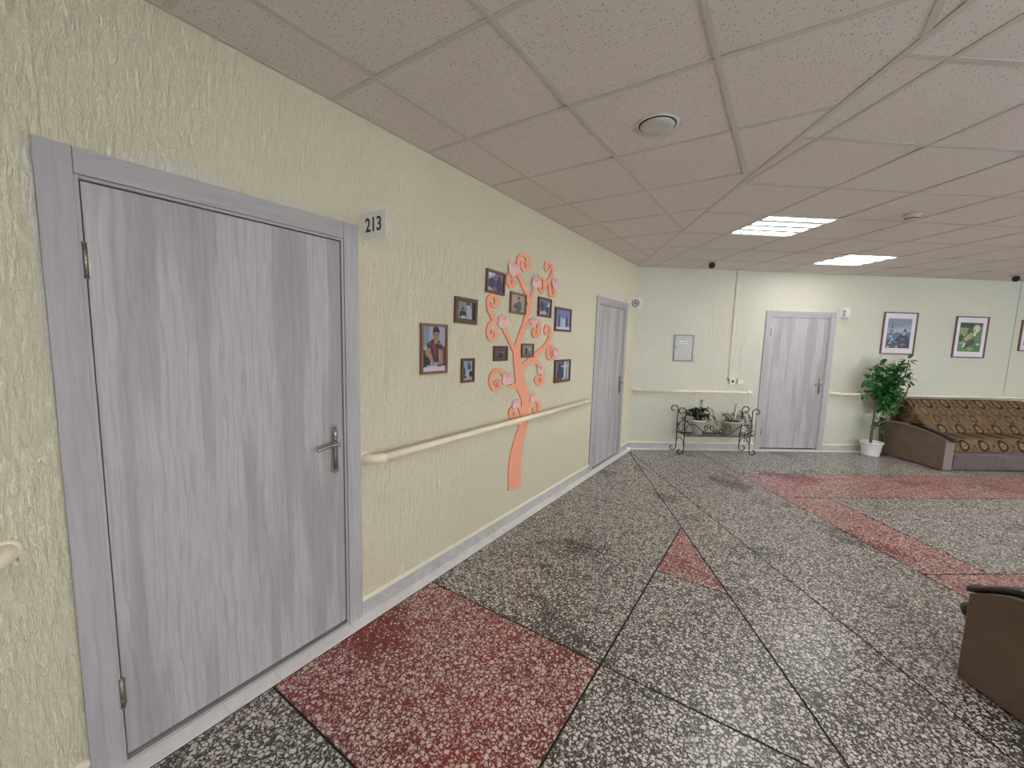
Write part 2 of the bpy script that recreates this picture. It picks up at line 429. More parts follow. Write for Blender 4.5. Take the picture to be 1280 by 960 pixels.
# ---------------------------------------------------------------- ceiling
b = MB(); b.prism(ROOM, H+0.10, H+0.13, M_BLACK, 'xy')  # slab coloured black so the gaps at lifted tile corners read dark
ceiling = b.build('ceiling'); tag(ceiling, 'suspended ceiling of speckled square tiles in a metal grid', 'ceiling', kind='structure')
SEAM_D = (sv(-0.14*3, 3)-CO).normalized()
nS, dS = line_n((CO.x, CO.y), (SEAM_D.x, SEAM_D.y))
if XL*nS[0] + 0*nS[1] > dS: nS, dS = (-nS[0], -nS[1]), -dS
seam = (nS, dS)
def tile_mesh(variant):
    b = MB(); n = 6; lift = {0: (4, 1, 5, 2), 1: (1, 6, 0, 4), 2: (5, 3, 3, 0)}[variant]; a = 0.298
    def z(u, v_):
        q = 0
        for k, (cu, cv) in enumerate(((-1, -1), (1, -1), (1, 1), (-1, 1))):
            q += lift[k]*0.001*max(0, (1-math.hypot(u-cu, v_-cv)/0.8))**1.5
        return 0.0022+q
    vs = [(a*(2*i/n-1), a*(2*j/n-1), z(2*i/n-1, 2*j/n-1)) for j in range(n+1) for i in range(n+1)]
    b.add(vs, [(j*(n+1)+i, j*(n+1)+i+1, (j+1)*(n+1)+i+1, (j+1)*(n+1)+i) for j in range(n) for i in range(n)], M_CTILE, True)
    vs = [(x*a, y*a, 0.016) for x, y in ((-1, -1), (1, -1), (1, 1), (-1, 1))]
    b.add(vs, [(0, 1, 2, 3)], M_CTILE)
    for k, (c0, c1) in enumerate((((-1, -1), (1, -1)), ((1, -1), (1, 1)), ((1, 1), (-1, 1)), ((-1, 1), (-1, -1)))):
        lo = [(a*(c0[0]+(c1[0]-c0[0])*i/n), a*(c0[1]+(c1[1]-c0[1])*i/n)) for i in range(n+1)]
        vs = [(x, y, z(x/a, y/a)) for x, y in lo] + [(lo[-1][0], lo[-1][1], 0.016), (lo[0][0], lo[0][1], 0.016)]
        b.add(vs, [tuple(range(n+3))], M_CTILE)
    return b.mesh('ceiling_tile', False)
TM = [tile_mesh(k) for k in range(3)]
light_cells = {}
def ceiling_grid(to_world, side, irange, jrange, x0, y0, skip):
    ang = math.atan2((to_world(1, 0)-to_world(0, 0)).y, (to_world(1, 0)-to_world(0, 0)).x)
    for i in irange:
        for j in jrange:
            xa, ya = x0+0.6*i, y0+0.6*j
            if any(abs(xa+0.3-lx) < 0.05 and abs(ya+0.3-ly) < 0.05 for lx, ly in skip): continue
            q = [to_world(xa+dx, ya+dy) for dx, dy in ((0, 0), (0.6, 0), (0.6, 0.6), (0, 0.6))]
            poly = [(p.x, p.y) for p in q]; full = poly
            for nd in ROOM_LIMS + [seam if side == 'left' else neg(seam)]: poly = clip(poly, *nd)
            if len(poly) < 3: continue
            ar = abs(sum(poly[k][0]*poly[(k+1) % len(poly)][1]-poly[(k+1) % len(poly)][0]*poly[k][1] for k in range(len(poly))))/2
            if ar > 0.3595:
                o = bpy.data.objects.new('ceiling_tile', random.choice(TM)); C.objects.link(o); o.parent = ceiling
                cc = to_world(xa+0.3, ya+0.3)
                o.matrix_local = T(cc.x, cc.y, H) @ Matrix.Rotation(ang + random.choice((0, 1, 2, 3))*PI/2, 4, 'Z')
            elif ar > 0.003:
                pp = inset(poly, 0.002)
                if len(pp) >= 3:
                    b = MB(); b.prism(pp, H+0.0022, H+0.016, M_CTILE, 'xy'); b.build('ceiling_tile', ceiling)
def lims_of(poly):
    area = sum(poly[i][0]*poly[(i+1) % len(poly)][1]-poly[(i+1) % len(poly)][0]*poly[i][1] for i in range(len(poly)))
    if area < 0: poly = poly[::-1]
    r = []
    for i in range(len(poly)):
        a, c = poly[i], poly[(i+1) % len(poly)]; dx, dy = c[0]-a[0], c[1]-a[1]; l = math.hypot(dx, dy); n = (dy/l, -dx/l)
        r.append((n, a[0]*n[0]+a[1]*n[1]))
    return r
ROOM_LIMS = lims_of(ROOM)
LX0, LY0 = XL+0.312, 0.567
FS0, FV0 = 0.20, 0.0
lw = lambda x, y: Vector((x, y, 0))
skipL = [(a, c) for f, a, c in LIGHTS_OUT if f == 'left']
# snap the far lights to their grid cells
def snap(f, a, c):
    if f == 'far': return FS0+0.6*math.floor((a-FS0)/0.6)+0.3, FV0+0.6*math.floor((c-FV0)/0.6)+0.3
    return LX0+0.6*math.floor((a-LX0)/0.6)+0.3, LY0+0.6*math.floor((c-LY0)/0.6)+0.3
LIGHTS = [(f,)+snap(f, a, c) for f, a, c in LIGHTS]; LIGHTS_OUT = [(f,)+snap(f, a, c) for f, a, c in LIGHTS_OUT]
ceiling_grid(lw, 'left', range(-1, 9), range(-11, 10), LX0, LY0, [(a, c) for f, a, c in LIGHTS_OUT if f == 'left'])
ceiling_grid(lambda s, v: sv(s, v), 'far', range(-2, 15), range(0, 13), FS0, FV0, [(a, c) for f, a, c in LIGHTS+LIGHTS_OUT if f == 'far'])
def bar(p, q, lims, wd=0.024, z0=-0.0005, z1=0.0015):
    # clip segment p-q against limits
    t0, t1 = 0.0, 1.0
    d = (q[0]-p[0], q[1]-p[1])
    for n, dd in lims:
        a = p[0]*n[0]+p[1]*n[1]-dd; g = d[0]*n[0]+d[1]*n[1]
        if abs(g) < 1e-9:
            if a > 0: return
            continue
        t = -a/g
        if g > 0: t1 = min(t1, t)
        else: t0 = max(t0, t)
    if t1-t0 < 1e-3: return
    a = Vector((p[0]+d[0]*t0, p[1]+d[1]*t0, 0)); c = Vector((p[0]+d[0]*t1, p[1]+d[1]*t1, 0)); l = (c-a).length
    if l < 0.03: return
    b = MB(); b.box((0, -wd/2, z0), (l, wd/2, z1), M_TBAR); b.box((0, -0.002, z1), (l, 0.002, 0.035), M_TBAR)
    b.build('grid_bar', ceiling, T(a.x, a.y, H) @ Matrix.Rotation(math.atan2(c.y-a.y, c.x-a.x), 4, 'Z'))
for i in range(0, 9): bar((LX0+0.6*i, -5.2), (LX0+0.6*i, 6), ROOM_LIMS+[seam], z0=-0.0008)
for j in range(-10, 10): bar((XL, LY0+0.6*j), (4, LY0+0.6*j), ROOM_LIMS+[seam])
for i in range(-2, 15): a, c = sv(FS0+0.6*i, 0), sv(FS0+0.6*i, 7.6); bar((a.x, a.y), (c.x, c.y), ROOM_LIMS+[neg(seam)], z0=-0.0008)
for j in range(1, 13): a, c = sv(-2, FV0+0.6*j), sv(SMAX, FV0+0.6*j); bar((a.x, a.y), (c.x, c.y), ROOM_LIMS+[neg(seam)])
se = CO + SEAM_D*9; bar((CO.x, CO.y), (se.x, se.y), ROOM_LIMS, 0.026, -0.0015)
# perimeter angle
for mtx, L0 in ((LEFT, (-5.0, YC)), (FAR, (0.0, SMAX))):
    b = MB(); b.box((L0[0], 0, H-0.001), (L0[1], -0.020, H+0.0015), M_TBAR); b.build('edge_angle', ceiling, mtx)
# ---------------------------------------------------------------- doors
def make_door(name, mtx, u0, u1, ztop, label):
    d = thing(name, label, 'door', mtx, kind='structure')
    cw = 0.078; tk = 0.014
    for a, c in ((u0, u0+cw), (u1-cw, u1)):                       # flat casing boards with a stepped inner lip
        b = MB(); b.box((a, 0.0, 0), (c, -tk, ztop), M_CASE, 0.002); o = b.build('side_casing', d)
    b = MB(); b.box((u0+cw+0.0012, 0.0, ztop-cw), (u1-cw-0.0012, -tk, ztop-0.001), M_CASEH, 0.002); b.build('head_casing', d)
    for a, c in ((u0+cw+0.0005, u0+cw+0.011), (u1-cw-0.011, u1-cw-0.0005)):
        b = MB(); b.box((a, 0.09, 0), (c, -0.007, ztop-cw-0.0005), M_CASE, 0.001); b.build('door_jamb', d)
    b = MB(); b.box((u0+cw+0.011, 0.09, ztop-cw-0.011), (u1-cw-0.011, -0.007, ztop-cw-0.0005), M_CASEH, 0.001); b.build('door_jamb', d)
    b = MB(); b.box((u0+cw+0.011, 0.09, 0.0), (u1-cw-0.011, -0.006, 0.016), M_CASEH, 0.001); b.build('threshold', d)
    b = MB(); b.box((u0+cw+0.012, 0.089, 0.016), (u1-cw-0.012, 0.075, ztop-cw-0.012), M_BLACK); b.build('dark_backing', d)  # black sheet added behind the leaf to darken the gap around it
    a, c, z0, z1 = u0+cw+0.015, u1-cw-0.015, 0.034, ztop-cw-0.015
    b = MB(); b.box((0, 0.040, 0), (c-a, 0.0, z1-z0), M_DOOR, 0.0015)
    lf = b.build('door_leaf', d, T(a, 0, z0))
    for zc in (0.276-z0, 1.738-z0):                                # hinges on the left edge
        b = MB(); b.tube([(-0.003, -0.006, zc-0.055), (-0.003, -0.006, zc+0.055)], 0.0065, M_STEEL, 10)
        for k in range(5): b.lathe([(0.0072, 0), (0.0072, 0.003)], M_STEEL, (-0.003, -0.006, zc-0.055+0.0267*k), 10)
        b.box((0.002, -0.0008, zc-0.05), (0.009, 0.001, zc+0.05), M_STEEL); b.build('hinge', lf)
    # long-plate lever handle
    hx, hz = (c-a)-0.048, 1.0
    hz -= z0
    pl = [(hx+0.019*math.cos(t), hz-0.135+0.019*math.sin(t)) for t in [PI+PI*k/8 for k in range(9)]] + \
         [(hx+0.0155, hz-0.03), (hx+0.0155, hz+0.0)] + [(hx+0.019*math.cos(t), hz+0.075+0.019*math.sin(t)) for t in [PI*k/8 for k in range(9)]] + [(hx-0.0155, hz), (hx-0.0155, hz-0.03)]
    b = MB(); b.prism(pl, 0, -0.006, M_CHROME); b.tube([(hx, -0.006, hz-0.13), (hx, -0.0085, hz-0.06), (hx, -0.0085, hz+0.04), (hx, -0.006, hz+0.08)], 0.009, M_CHROME, 8)
    b.build('handle_plate', lf)
    b = MB(); b.lathe([(0.0135, 0.006), (0.0135, 0.016), (0.009, 0.020), (0.009, 0.042), (0.0, 0.046)], M_CHROME, (hx, 0, hz), 16, 'y')
    b.tube(spline([(hx, -0.042, hz), (hx-0.02, -0.047, hz+0.001), (hx-0.05, -0.047, hz+0.002), (hx-0.085, -0.045, hz-0.003), (hx-0.112, -0.042, hz-0.010)], 4),
           [0.0095]*9+[0.0085]*7+[0.0065], M_CHROME, 10); b.build('lever', lf)
    b = MB(); b.lathe([(0.0085, 0.006), (0.0085, 0.013), (0.006, 0.0135)], M_STEEL, (hx, 0, hz-0.075), 14, 'y'); b.box((hx-0.001, -0.0138, hz-0.08), (hx+0.001, -0.0132, hz-0.07), M_BLACK)
    b.build('lock_cylinder', lf)
    return d
make_door('door_1', LEFT, *DOOR1, 'large pale ash laminate door in the left foreground beside sign 213')
make_door('door_2', LEFT, *DOOR2, 'narrow-looking pale ash door at the far end of the left wall')
make_door('door_3', FAR, *DOOR3, 'pale ash door in the far wall between the plant stand and the potted tree')

# filler patches around casings: thin pale skim left and above the frames
def patch(parent_name, mtx, polys, label):
    r = bpy.data.objects[parent_name]
    for p in polys:
        b = MB(); b.prism(p, 0.0, -0.0016, M_PATCH); b.build('plaster_patch', r)['label'] = label
def ragged(x0, x1, z0, h, n, seed):
    rr = random.Random(seed); pts = [(x0, z0), (x1, z0)]
    for k in range(n+1):
        u = k/n; pts.append((x1+(x0-x1)*u, z0+h*(0.25+0.75*math.sin(PI*min(1, max(0, u))))*rr.uniform(0.45, 1.0)))
    return pts
patch('wall_left', LEFT, [ragged(0.42, 0.74, DOOR1[2], 0.07, 9, 1), ragged(0.84, 1.06, DOOR1[2], 0.04, 7, 2),
      [(DOOR1[0], 1.35), (DOOR1[0], 2.05), (0.222, 2.06), (0.224, 1.85), (0.229, 1.7), (0.226, 1.5), (0.236, 1.36)]],
      'pale grey filler patches around the frame of the large foreground door')
patch('wall_left', LEFT, [ragged(4.42, 5.3, DOOR2[2], 0.10, 11, 3)], 'pale filler patch above the door at the end of the left wall')
patch('wall_far', FAR, [ragged(1.96, 3.02, DOOR3[2], 0.06, 11, 4), [(2.968, 1.3), (2.968, 2.045), (3.03, 2.05), (3.02, 1.8), (3.0, 1.6), (2.99, 1.4)]],
      'whitish filler patch around the door in the far wall')

# ---------------------------------------------------------------- door number signs, plates standing out from the wall
def text_mesh(body, size, m, parent, mtx, name='number', bold=0.0):
    cu = bpy.data.curves.new(name, 'FONT'); cu.body = body; cu.size = size; cu.align_x = 'CENTER'; cu.align_y = 'CENTER'
    cu.extrude = 0.0004; cu.offset = bold; cu.resolution_u = 3
    to = bpy.data.objects.new('tmp_text', cu); C.objects.link(to)
    me = bpy.data.meshes.new_from_object(to.evaluated_get(bpy.context.evaluated_depsgraph_get()))
    bpy.data.objects.remove(to); me.materials.clear(); me.materials.append(m)
    o = bpy.data.objects.new(name, me); C.objects.link(o); o.parent = parent; o.matrix_local = mtx; return o
M_DKGREEN = flat((44, 74, 44), 0.5)
M_SIGN = flat((244, 243, 242), 0.4)
def flag_sign(mtx, u, z, label, kind):
    # local: x along wall, -y into room; plate normal -x
    r = thing('door_sign', label, 'sign', mtx @ T(u, 0, z))
    L_ = 0.185; hh = 0.066
    b = MB(); b.box((-0.0015, -0.004, -hh), (0.0015, -L_, hh), M_SIGN, 0.0006); b.build('sign_plate', r)
    b = MB(); b.box((0.0, 0, -hh), (0.022, -0.003, hh), M_SIGN, 0.0006)
    b.tube([(0.008, -0.003, -hh-0.012), (0.008, -0.008, -hh-0.012)], 0.006, M_WHITE, 8); b.build('wall_flange', r)
    # text plane: text x -> -y (away from the wall), text y -> z, normal -> -x
    R = Matrix(((0, 0, -1, 0), (-1, 0, 0, 0), (0, 1, 0, 0), (0, 0, 0, 1)))
    if kind == 'ring':
        for ra, rb in ((0.050, 0.040), (0.030, 0.022), (0.013, 0.0)):
            b = MB(); n = 28; vs = []
            for x in (-0.0016, -0.003):
                for rad in (ra, rb):
                    for k in range(n): vs.append((x, -L_/2-0.01+rad*math.cos(2*PI*k/n), rad*math.sin(2*PI*k/n)))
            fs = [(n*a+k, n*a+(k+1) % n, n*c+(k+1) % n, n*c+k) for a, c in ((0, 1), (1, 3), (3, 2), (2, 0)) for k in range(n)]
            b.add(vs, fs, flat((62, 66, 62), 0.5)); b.build('ring_mark', r)
    elif kind:
        o = text_mesh(kind, 0.092, M_DKGREEN, r, T(-0.0018, -L_/2, 0) @ R, 'number', 0.0022)
        o.scale = (0.92, 1.0, 1.0)
    else:
        for k in range(3):
            b = MB(); b.box((-0.0016, -0.075, 0.028-0.03*k), (-0.003, -0.115, 0.008-0.03*k), flat((96, 122, 112), 0.5)); b.build('number_bar', r)  # bars stand in for an unreadable number
    return r
flag_sign(LEFT, 1.322, 2.068, 'white plate sign reading 213 in dark green beside the foreground door', '213')
flag_sign(LEFT, 5.436, 2.05, 'small white plate sign with dark rings above the far corner door', 'ring')
flag_sign(FAR, 3.0, 2.045, 'small white plate sign with a grey-green mark beside the far wall door', '')

# ---------------------------------------------------------------- handrails
def handrail(mtx, x0, x1, label, z=0.865, off=0.072, curved=(True, True), brackets=(), r=0.021):
    t = thing('handrail', label, 'handrail', mtx, group='cream handrails along the walls')
    pts = []
    a = x0 + (0.085 if curved[0] else 0); c = x1 - (0.085 if curved[1] else 0)
    b = MB(); b.tube([(a, -off, z), ((a+c)/2, -off, z), (c, -off, z)], r, M_RAIL, 14); b.build('rail', t)
    for end, on, sgn in ((x0, curved[0], 1), (x1, curved[1], -1)):
        if not on: continue
        b = MB(); arc = [(end+sgn*0.02, 0.0, z), (end+sgn*0.02, -0.012, z)]
        for k in range(9):
            an = PI/2*k/8; arc.append((end+sgn*(0.02+0.06*(1-math.cos(an))), -0.012-0.06*math.sin(an), z))
        arc.append((end+sgn*0.095, -off, z))
        b.tube(arc, r+0.0045, M_RAIL, 14)
        b.lathe([(r+0.014, 0.0), (r+0.014, 0.004), (r+0.006, 0.010)], M_RAIL, (end+sgn*0.02, 0, z), 18, 'y'); b.build('end_elbow', t)
    for x in brackets:
        b = MB(); b.lathe([(0.024, 0.0), (0.024, 0.005), (0.010, 0.008)], M_RAIL, (x, 0, z-0.035), 14, 'y')
        b.tube(spline([(x, -0.004, z-0.035), (x, -0.04, z-0.045), (x, -off, z-0.03), (x, -off, z-0.012)], 4), 0.008, M_RAIL, 8)
        b.build('bracket', t)
    return t
handrail(LEFT, 1.30, 4.20, 'long cream handrail on the left wall crossing the salmon tree trunk', 0.885, brackets=(2.75,))
handrail(LEFT, -2.6, 0.135, 'cream handrail end at the left picture edge before the foreground door', 0.885, brackets=(-1.2,))
handrail(FAR, 0.03, 1.775, 'cream handrail on the far wall above the iron plant stand', 0.862, brackets=(0.93,))
handrail(FAR, 3.0, 8.2, 'cream handrail on the far wall behind the potted tree and patterned sofa', 0.868, brackets=(4.5, 6.2))

# ---------------------------------------------------------------- decorative tree
STROKES = {
 'trunk': ([(2.874,0.272),(2.879,0.34),(2.879,0.47),(2.892,0.573),(2.91,0.667),(2.94,0.751),(2.966,0.837),(2.98,0.927),(2.977,1.009),(2.955,1.084),(2.914,1.152),(2.908,1.156),(2.861,1.255),(2.825,1.351),(2.81,1.418),(2.806,1.465)],[(2.69,0.29),(2.686,0.395),(2.691,0.524),(2.72,0.627),(2.761,0.715),(2.807,0.79),(2.835,0.869),(2.851,0.948),(2.849,1.018),(2.815,1.077),(2.771,1.133),(2.758,1.152),(2.737,1.252),(2.717,1.348),(2.705,1.417),(2.704,1.465)]),
 'main_r': ([(2.803,1.451),(2.818,1.513),(2.85,1.574),(2.883,1.63),(2.91,1.695),(2.938,1.747),(2.957,1.81),(2.98,1.868),(3.004,1.92),(3.015,1.964)],[(2.708,1.465),(2.742,1.524),(2.778,1.585),(2.814,1.639),(2.844,1.7),(2.862,1.752),(2.888,1.814),(2.924,1.872),(2.954,1.921),(2.97,1.963)]),
 'scroll_a': ([(3.016,1.956),(3.035,1.999),(3.058,2.039),(3.089,2.055),(3.125,2.046),(3.135,2.015),(3.13,1.977),(3.126,1.957),(3.11,1.973),(3.1,2.007),(3.128,2.013)],[(2.971,1.957),(2.987,2.0),(3.013,2.05),(3.091,2.08),(3.172,2.066),(3.197,2.024),(3.194,1.975),(3.128,1.929),(3.064,1.961),(3.06,2.01),(3.115,2.029)]),
 'join_a': ([(3.179,2.003),(3.24,2.041),(3.291,2.087),(3.327,2.14),(3.322,2.189),(3.266,2.223),(3.178,2.213),(3.148,2.166),(3.18,2.13),(3.263,2.144),(3.267,2.18)],[(3.145,2.013),(3.192,2.053),(3.241,2.093),(3.275,2.138),(3.273,2.175),(3.232,2.198),(3.214,2.198),(3.199,2.173),(3.213,2.153),(3.229,2.154),(3.235,2.177)]),
 'scroll_b': ([(3.192,2.03),(3.227,2.012),(3.234,1.968),(3.26,1.924),(3.351,1.924),(3.385,1.971),(3.344,2.001),(3.293,1.991)],[(3.226,2.048),(3.276,2.026),(3.289,1.978),(3.312,1.946),(3.31,1.944),(3.321,1.965),(3.314,1.981),(3.302,1.977)]),
 'branch_ul': ([(2.961,1.812),(2.938,1.859),(2.897,1.916),(2.855,1.966),(2.809,2.014),(2.771,2.052),(2.764,2.092),(2.763,2.141),(2.783,2.179),(2.808,2.188),(2.839,2.176),(2.85,2.139),(2.837,2.105),(2.841,2.097),(2.818,2.116),(2.817,2.143),(2.828,2.145),(2.841,2.129)],[(2.91,1.801),(2.881,1.845),(2.844,1.902),(2.805,1.949),(2.758,1.995),(2.719,2.037),(2.709,2.083),(2.71,2.137),(2.74,2.19),(2.823,2.22),(2.895,2.199),(2.914,2.148),(2.895,2.097),(2.816,2.068),(2.774,2.104),(2.783,2.149),(2.846,2.16),(2.86,2.135)]),
 'scroll_c': ([(2.744,2.046),(2.693,2.052),(2.624,2.047),(2.584,2.005),(2.586,1.956),(2.633,1.92),(2.703,1.949),(2.706,1.991),(2.653,2.01),(2.624,1.98)],[(2.724,2.02),(2.679,2.026),(2.645,2.028),(2.632,2.007),(2.638,1.97),(2.658,1.951),(2.655,1.956),(2.66,1.978),(2.654,1.989),(2.644,1.976)]),
 'branch_ml': ([(2.781,1.426),(2.723,1.479),(2.671,1.53),(2.622,1.581),(2.581,1.625),(2.537,1.667),(2.477,1.68),(2.431,1.682)],[(2.716,1.409),(2.672,1.464),(2.626,1.517),(2.579,1.567),(2.538,1.61),(2.502,1.645),(2.466,1.649),(2.428,1.646)]),
 'scroll_d': ([(2.468,1.664),(2.438,1.688),(2.407,1.726),(2.393,1.73),(2.384,1.769),(2.388,1.812),(2.409,1.831),(2.433,1.824),(2.438,1.799),(2.427,1.778),(2.426,1.78),(2.423,1.799)],[(2.423,1.647),(2.4,1.675),(2.372,1.712),(2.357,1.722),(2.344,1.765),(2.344,1.816),(2.397,1.858),(2.475,1.845),(2.494,1.8),(2.455,1.756),(2.395,1.767),(2.396,1.796)]),
 'scroll_e': ([(2.441,1.674),(2.39,1.657),(2.355,1.619),(2.348,1.572),(2.369,1.529),(2.437,1.512),(2.489,1.548),(2.475,1.593),(2.413,1.596),(2.401,1.568)],[(2.46,1.65),(2.421,1.639),(2.397,1.613),(2.393,1.576),(2.409,1.548),(2.423,1.542),(2.438,1.556),(2.437,1.578),(2.432,1.58),(2.421,1.564)]),
 'scroll_f': ([(2.883,1.613),(2.928,1.656),(2.97,1.683),(3.016,1.692),(3.056,1.674),(3.059,1.63),(3.042,1.588),(3.043,1.58),(3.032,1.598),(3.044,1.618),(3.047,1.607)],[(2.829,1.63),(2.882,1.673),(2.942,1.706),(3.031,1.719),(3.107,1.687),(3.126,1.63),(3.107,1.571),(3.009,1.548),(2.975,1.6),(3.027,1.639),(3.069,1.615)]),
 'branch_r': ([(2.854,1.256),(2.897,1.299),(2.973,1.335),(3.059,1.375),(3.142,1.411),(3.224,1.45),(3.291,1.5),(3.327,1.559),(3.335,1.616),(3.31,1.664),(3.223,1.671),(3.186,1.628),(3.208,1.58),(3.291,1.577),(3.295,1.614)],[(2.796,1.275),(2.837,1.325),(2.915,1.368),(3.002,1.409),(3.085,1.444),(3.161,1.477),(3.225,1.517),(3.267,1.565),(3.282,1.615),(3.269,1.649),(3.253,1.652),(3.234,1.627),(3.249,1.594),(3.259,1.591),(3.266,1.615)]),
 'scroll_g': ([(3.236,1.475),(3.298,1.474),(3.344,1.451),(3.359,1.411),(3.336,1.372),(3.318,1.373),(3.292,1.403),(3.302,1.441),(3.316,1.442),(3.328,1.412),(3.302,1.404)],[(3.25,1.512),(3.33,1.499),(3.395,1.46),(3.411,1.407),(3.376,1.354),(3.282,1.355),(3.24,1.402),(3.26,1.456),(3.35,1.454),(3.36,1.407),(3.317,1.393)]),
 'scroll_h': ([(2.932,1.324),(3.008,1.327),(3.059,1.323),(3.102,1.295),(3.133,1.253),(3.16,1.202),(3.153,1.166),(3.133,1.156),(3.116,1.167),(3.112,1.192),(3.121,1.198),(3.129,1.184)],[(2.917,1.352),(3.003,1.365),(3.094,1.351),(3.158,1.308),(3.193,1.258),(3.224,1.201),(3.217,1.147),(3.135,1.12),(3.056,1.16),(3.06,1.208),(3.137,1.22),(3.162,1.187)]),
 'scroll_i': ([(2.603,1.261),(2.556,1.296),(2.48,1.311),(2.419,1.286),(2.392,1.24),(2.398,1.19),(2.449,1.141),(2.528,1.147),(2.551,1.191),(2.498,1.227),(2.452,1.204),(2.477,1.179)],[(2.559,1.243),(2.526,1.271),(2.492,1.28),(2.461,1.266),(2.439,1.233),(2.446,1.195),(2.471,1.168),(2.488,1.173),(2.499,1.191),(2.492,1.204),(2.481,1.199),(2.494,1.183)]),
 'leaf_i': ([(2.788,1.178),(2.729,1.178),(2.682,1.174),(2.638,1.166)],[(2.798,1.136),(2.734,1.139),(2.685,1.15),(2.639,1.162)]),
 'scroll_j': ([(2.907,0.89),(2.874,0.938),(2.829,0.986),(2.747,1.003),(2.678,0.981),(2.662,0.934),(2.701,0.884),(2.786,0.888),(2.785,0.939),(2.726,0.949)],[(2.844,0.888),(2.821,0.933),(2.796,0.968),(2.764,0.976),(2.725,0.96),(2.721,0.928),(2.728,0.909),(2.735,0.912),(2.743,0.933),(2.727,0.933)]),
 'scroll_k': ([(3.001,0.942),(3.024,0.975),(3.064,0.988),(3.104,0.968),(3.116,0.929),(3.1,0.902),(3.092,0.898),(3.084,0.923),(3.109,0.935)],[(2.943,0.962),(2.978,0.999),(3.062,1.017),(3.149,0.977),(3.179,0.92),(3.151,0.873),(3.05,0.881),(3.031,0.938),(3.091,0.949)]),
}
BLOSSOMS = [(2.667,2.074),(3.014,2.014),(3.353,2.050),(2.551,1.667),(2.997,1.690),(3.417,1.424),(3.132,1.272),(2.624,1.230),(2.760,1.010),(3.025,1.034),]
tree = thing('wall_tree', 'salmon coloured cut-out tree with scroll branches fixed on the left wall', 'wall decoration', LEFT)
def ribbon_part(name, key, lvl, m, k=6):
    Lp, Rp = STROKES[key]
    L_ = [(p.x, p.y) for p in spline([(a, c, 0) for a, c in Lp], k)]; R_ = [(p.x, p.y) for p in spline([(a, c, 0) for a, c in Rp], k)]
    b = MB(); b.ribbon(L_, R_, -0.001-lvl*0.0004, -0.011-lvl*0.0004, m); b.build(name, tree)
ribbon_part('trunk', 'trunk', 0, M_SALMON)
for i, k in enumerate([k for k in STROKES if k != 'trunk']):
    ribbon_part('scroll' if 'scroll' in k else 'leaf' if 'leaf' in k else 'branch', k, 1+i % 5, M_SALMON2 if i % 2 else M_SALMON)
for i, ((y, z), wd) in enumerate(zip(BLOSSOMS, (.17, .155, .16, .16, .12, .13, .12, .165, .12, .12))):
    b = MB(); pts = []
    rr = random.Random(i); rot = rr.uniform(-0.6, 0.6)
    for k in range(40):
        a = 2*PI*k/40; rad = 0.5*(0.74+0.26*abs(math.cos(1.5*a+rot)))
        if math.sin(a) < -0.4: rad *= 1.12
        pts.append((y+rad*math.cos(a+rot)*wd, z+rad*math.sin(a+rot)*wd*0.62))
    b.prism(pts, -0.0135, -0.0185, M_PINK)
    for j in (-1, 0, 1):
        b.tube([(y+j*wd*0.1, -0.0185, z+wd*0.05), (y+j*wd*0.22, -0.0187, z+wd*0.26)], 0.0022, flat((205, 140, 138), 0.6), 5)
    b.build('blossom', tree)

# ---------------------------------------------------------------- framed pictures
def picture(mtx, u0, u1, z0, z1, label, shapes, fr=0.017, dep=0.016, m=M_FRAME, mat_w=0.0, group=None, tilt=0.0, name='framed_photo', cat='picture'):
    cu, cz = (u0+u1)/2, (z0+z1)/2; W_, H_ = u1-u0, z1-z0
    r = thing(name, label, cat, mtx @ T(cu, -0.001, cz) @ Matrix.Rotation(tilt, 4, 'Y'), group)
    a, c = W_/2, H_/2
    b = MB()
    for p0, p1 in (((-a, 0, -c), (-a+fr, -dep, c)), ((a-fr, 0, -c), (a, -dep, c)), ((-a+fr, 0, c-fr), (a-fr, -dep, c)), ((-a+fr, 0, -c), (a-fr, -dep, -c+fr))):
        b.box(p0, p1, m, 0.0015)
    b.build('frame', r)
    y0 = -0.006
    x_, z_ = a-fr, c-fr
    if mat_w > 0:
        b = MB(); b.box((-x_, -0.002, -z_), (x_, y0, z_), M_PAPER); b.build('mount', r); x_ -= mat_w; z_ -= mat_w*1.25; y0 -= 0.0006
    b = MB(); lv = 0
    for col, typ, data in shapes:
        mm = flat(col, 0.45); yy = y0-0.00012*lv; lv += 1
        if typ == 'bg': pts = [(-x_, -z_), (x_, -z_), (x_, z_), (-x_, z_)]
        elif typ == 'e':
            ex, ez, rx, rz = data[:4]; ro = data[4] if len(data) > 4 else 0
            pts = []
            for k in range(16):
                t = 2*PI*k/16; px, pz = rx*math.cos(t), rz*math.sin(t)
                pts.append((ex+px*math.cos(ro)-pz*math.sin(ro), ez+px*math.sin(ro)+pz*math.cos(ro)))
            pts = [((p[0]*2-1)*x_, (p[1]*2-1)*z_) for p in pts]
        else: pts = [((p[0]*2-1)*x_, (p[1]*2-1)*z_) for p in data]
        pts = [(max(-x_, min(x_, p[0])), max(-z_, min(z_, p[1]))) for p in pts]
        if typ == 'bg': b.box((-x_, y0+0.003, -z_), (x_, y0, z_), mm)
        else: b.add([(p[0], yy, p[1]) for p in pts], [tuple(range(len(pts)))], mm)
    b.build('print', r, recalc=False)
    return r
SK = (168, 128, 108); DK = (34, 34, 44); BL = (60, 68, 96)
GP = 'small brown framed photographs around the wall tree'
